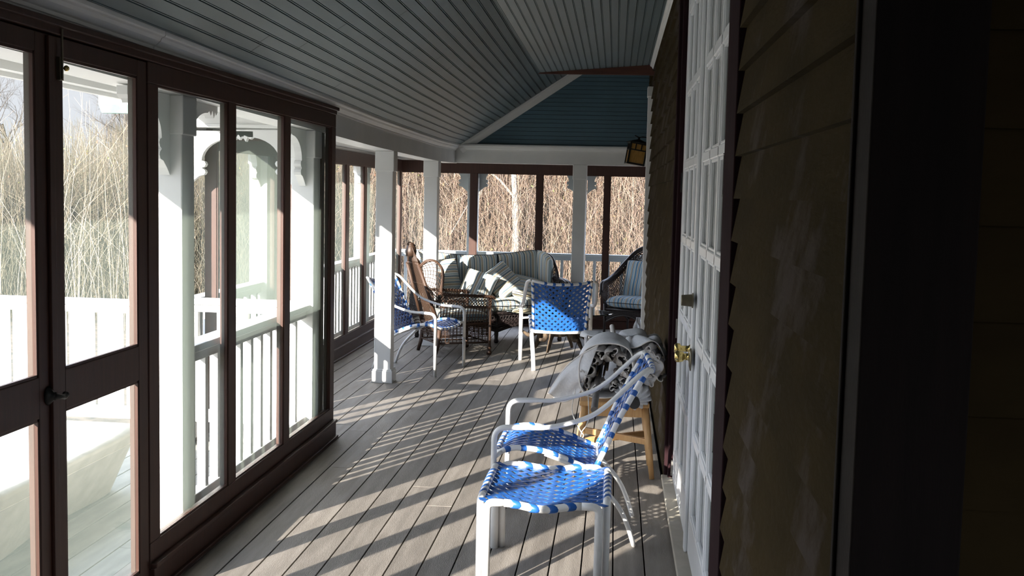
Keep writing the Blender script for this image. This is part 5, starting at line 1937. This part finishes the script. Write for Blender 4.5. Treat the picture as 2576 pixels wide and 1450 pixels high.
# tangled arching brambles in front
def brr(R, n):
    P = polar(-0.75, 0.30, 20.0, 23.0)(R, n)
    return np.concatenate([P, R.uniform(0, 2.4, (n, 1))], 1)
def brr_l(R, n):
    P = polar(-0.75, -0.25, 18.8, 21.0)(R, n)
    return np.concatenate([P, R.uniform(0, 1.5, (n, 1))], 1)
def brr_r(R, n):
    P = polar(-0.22, 0.24, 19.8, 23.0)(R, n)
    return np.concatenate([P, R.uniform(0, 2.6, (n, 1))], 1)
stems(11000, brr_r, (0.8, 2.4), (0.003, 0.0065), 0.9, 1.5, MT['reed'], 'bramble_tangle', 'tangle of arching bare twigs before the dry thicket beyond the far railing', 'brambles', 5, segs=5)
stems(6000, brr_l, (0.8, 2.2), (0.003, 0.006), 0.8, 1.3, MT['thick'], 'bramble_tangle', 'grey-green bramble tangle behind the wide-board railing on the left', 'brambles', 15, segs=5)
stems(330, brr, (1.2, 3.0), (0.005, 0.009), 0.7, 1.2, MT['reedw'], 'pale_canes', 'sparse pale bowed canes arching across the thicket', 'canes', 6, segs=6)
def lfr(R, n):
    P = polar(-0.70, 0.25, 19.8, 21)(R, n)
    return np.concatenate([P, R.uniform(0.3, 3.0, (n, 1))], 1)
stems(900, lfr, (0.03, 0.06), (0.012, 0.022), 0.9, 0.5, MT['leaf'], 'late_leaves', 'scattered green and red leaves left on the winter brambles', 'leaves', 8, segs=2, taper=0.2)
def plr(R, n):
    a = R.uniform(-0.62, -0.42, n); r = R.uniform(16.0, 19, n)
    return np.stack([r*np.sin(a), r*np.cos(a)], 1)
stems(70, plr, (2.6, 3.9), (0.003, 0.0055), 0.3, 0.5, MT['reedw'], 'tall_reeds', 'tall golden reeds leaning above the thicket on the left', 'reeds', 9, segs=6)

# ---- trees
def tree(label, x_, y_, h, spread, m_, seed, depth=5, r0=0.05, kids=(3, 4), zoff=0.0, gnarl=0.25, lean=(0, 0), first=0.35, name='bare_tree'):
    x_ *= 1.22; y_ *= 1.22; h *= 1.3; r0 *= 1.9
    random.seed(seed)
    root = thing(name, label, 'tree', (x_, y_, gz(x_, y_)-0.1+zoff))
    trunk = MB(); tw = MB()
    def grow(p, d, l_, r_, lev):
        pts = [p]; rs = [r_]
        q = p.copy(); dd = d.copy()
        nseg = 4 if lev < 3 else 3
        for i in range(nseg):
            dd = (dd+V(random.gauss(0, gnarl), random.gauss(0, gnarl), random.gauss(0.04, gnarl*0.6))*0.5).normalized()
            q = q+dd*l_/nseg
            pts.append(q.copy()); rs.append(r_*(1-0.45*(i+1)/nseg))
        (trunk if lev < 2 else tw).tube(pts, rs, 7 if lev < 2 else 4, caps=False)
        if lev >= depth:
            return
        for k_ in range(random.randint(*kids)):
            t = random.uniform(first, 1.0)
            i = min(nseg-1, int(t*nseg))
            o_ = pts[i].lerp(pts[i+1], t*nseg-i) if i < nseg else pts[-1]
            ax = V(random.gauss(0, 1), random.gauss(0, 1), random.gauss(0, 0.6)).normalized()
            nd = (dd*(1.0)+ax*spread+V(0, 0, 0.12)).normalized()
            grow(o_, nd, l_*random.uniform(0.55, 0.78), rs[i]*0.62, lev+1)
    grow(V(0, 0, 0), V(lean[0], lean[1], 1).normalized(), h*0.42, r0, 0)
    trunk.build('trunk', m_, root, smooth=True)
    tw.build('twigs', m_, root, smooth=True)
    return root
tree('bare dark tree against the sky at the far left', -11.6, 21.0, 4.0, 0.75, MT['twig'], 11, depth=6, r0=0.05, kids=(3, 4))
tree('dense bushy tree with fine dark twigs rising left of the near screen posts', -9.9, 21.0, 3.6, 0.85, MT['twig'], 31, depth=6, r0=0.05, kids=(4, 4))
tree('wide low bare tree on the horizon behind the thicket', -8.3, 21.5, 3.2, 0.95, MT['twig'], 35, depth=6, r0=0.05, kids=(3, 4))
tree('low leaning bare tree with one long dead limb near the eave corner', -8.0, 19.0, 3.0, 0.6, MT['twig'], 14, depth=4, r0=0.04, kids=(2, 3), lean=(-0.5, 0))
# pale sapling with a forked trunk
sp_ = thing('pale_sapling', 'pale barked sapling with a forked trunk standing before the thicket over the sofa', 'tree', (-1.80, 20.0, gz(-1.8, 20.0)))
sp_.scale = (1.22, 1.22, 1.22)
b = MB()
b.tube(catmull([V(0, 0, -0.1), V(0.02, 0, 0.9), V(0.0, 0, 1.5), V(-0.035, 0, 1.95)], 5), [0.055]*6+[0.05]*5+[0.042]*5, 10)
b.build('trunk', MT['bark'], sp_, smooth=True)
random.seed(5)
def limb(pts, r0_, n_tw):
    b = MB()
    pc = catmull(pts, 5)
    b.tube(pc, [r0_*(1-0.6*i/(len(pc)-1)) for i in range(len(pc))], 8)
    for i in range(n_tw):
        p = pc[random.randrange(2, len(pc))]
        d = V(random.gauss(0, 1), random.gauss(0, 0.5), random.uniform(0.2, 1)).normalized()
        l_ = random.uniform(0.25, 0.7)
        q = p+d*l_*0.5+V(random.gauss(0, 0.05), 0, 0)
        e = q+(d+V(random.gauss(0, 0.4), 0, 0.3)).normalized()*l_*0.5
        b.tube([p, q, e], [0.009, 0.006, 0.003], 5)
        e2 = q+V(random.gauss(0, 0.15), 0, random.uniform(0.1, 0.3))
        b.tube([q, e2], [0.005, 0.002], 4)
    b.build('branch', MT['bark'], sp_, smooth=True)
limb([V(-0.035, 0, 1.9), V(-0.05, 0, 2.1), V(-0.13, 0, 2.35), V(-0.22, 0, 2.75), V(-0.40, 0, 3.3)], 0.028, 9)
limb([V(-0.03, 0, 1.95), V(0.04, 0, 2.15), V(0.20, 0, 2.5), V(0.42, 0, 3.0), V(0.60, 0, 3.5)], 0.032, 9)
limb([V(-0.02, 0, 1.6), V(-0.25, 0.05, 1.85), V(-0.5, 0, 2.05), V(-0.66, 0, 2.35), V(-0.70, 0, 2.8)], 0.02, 7)
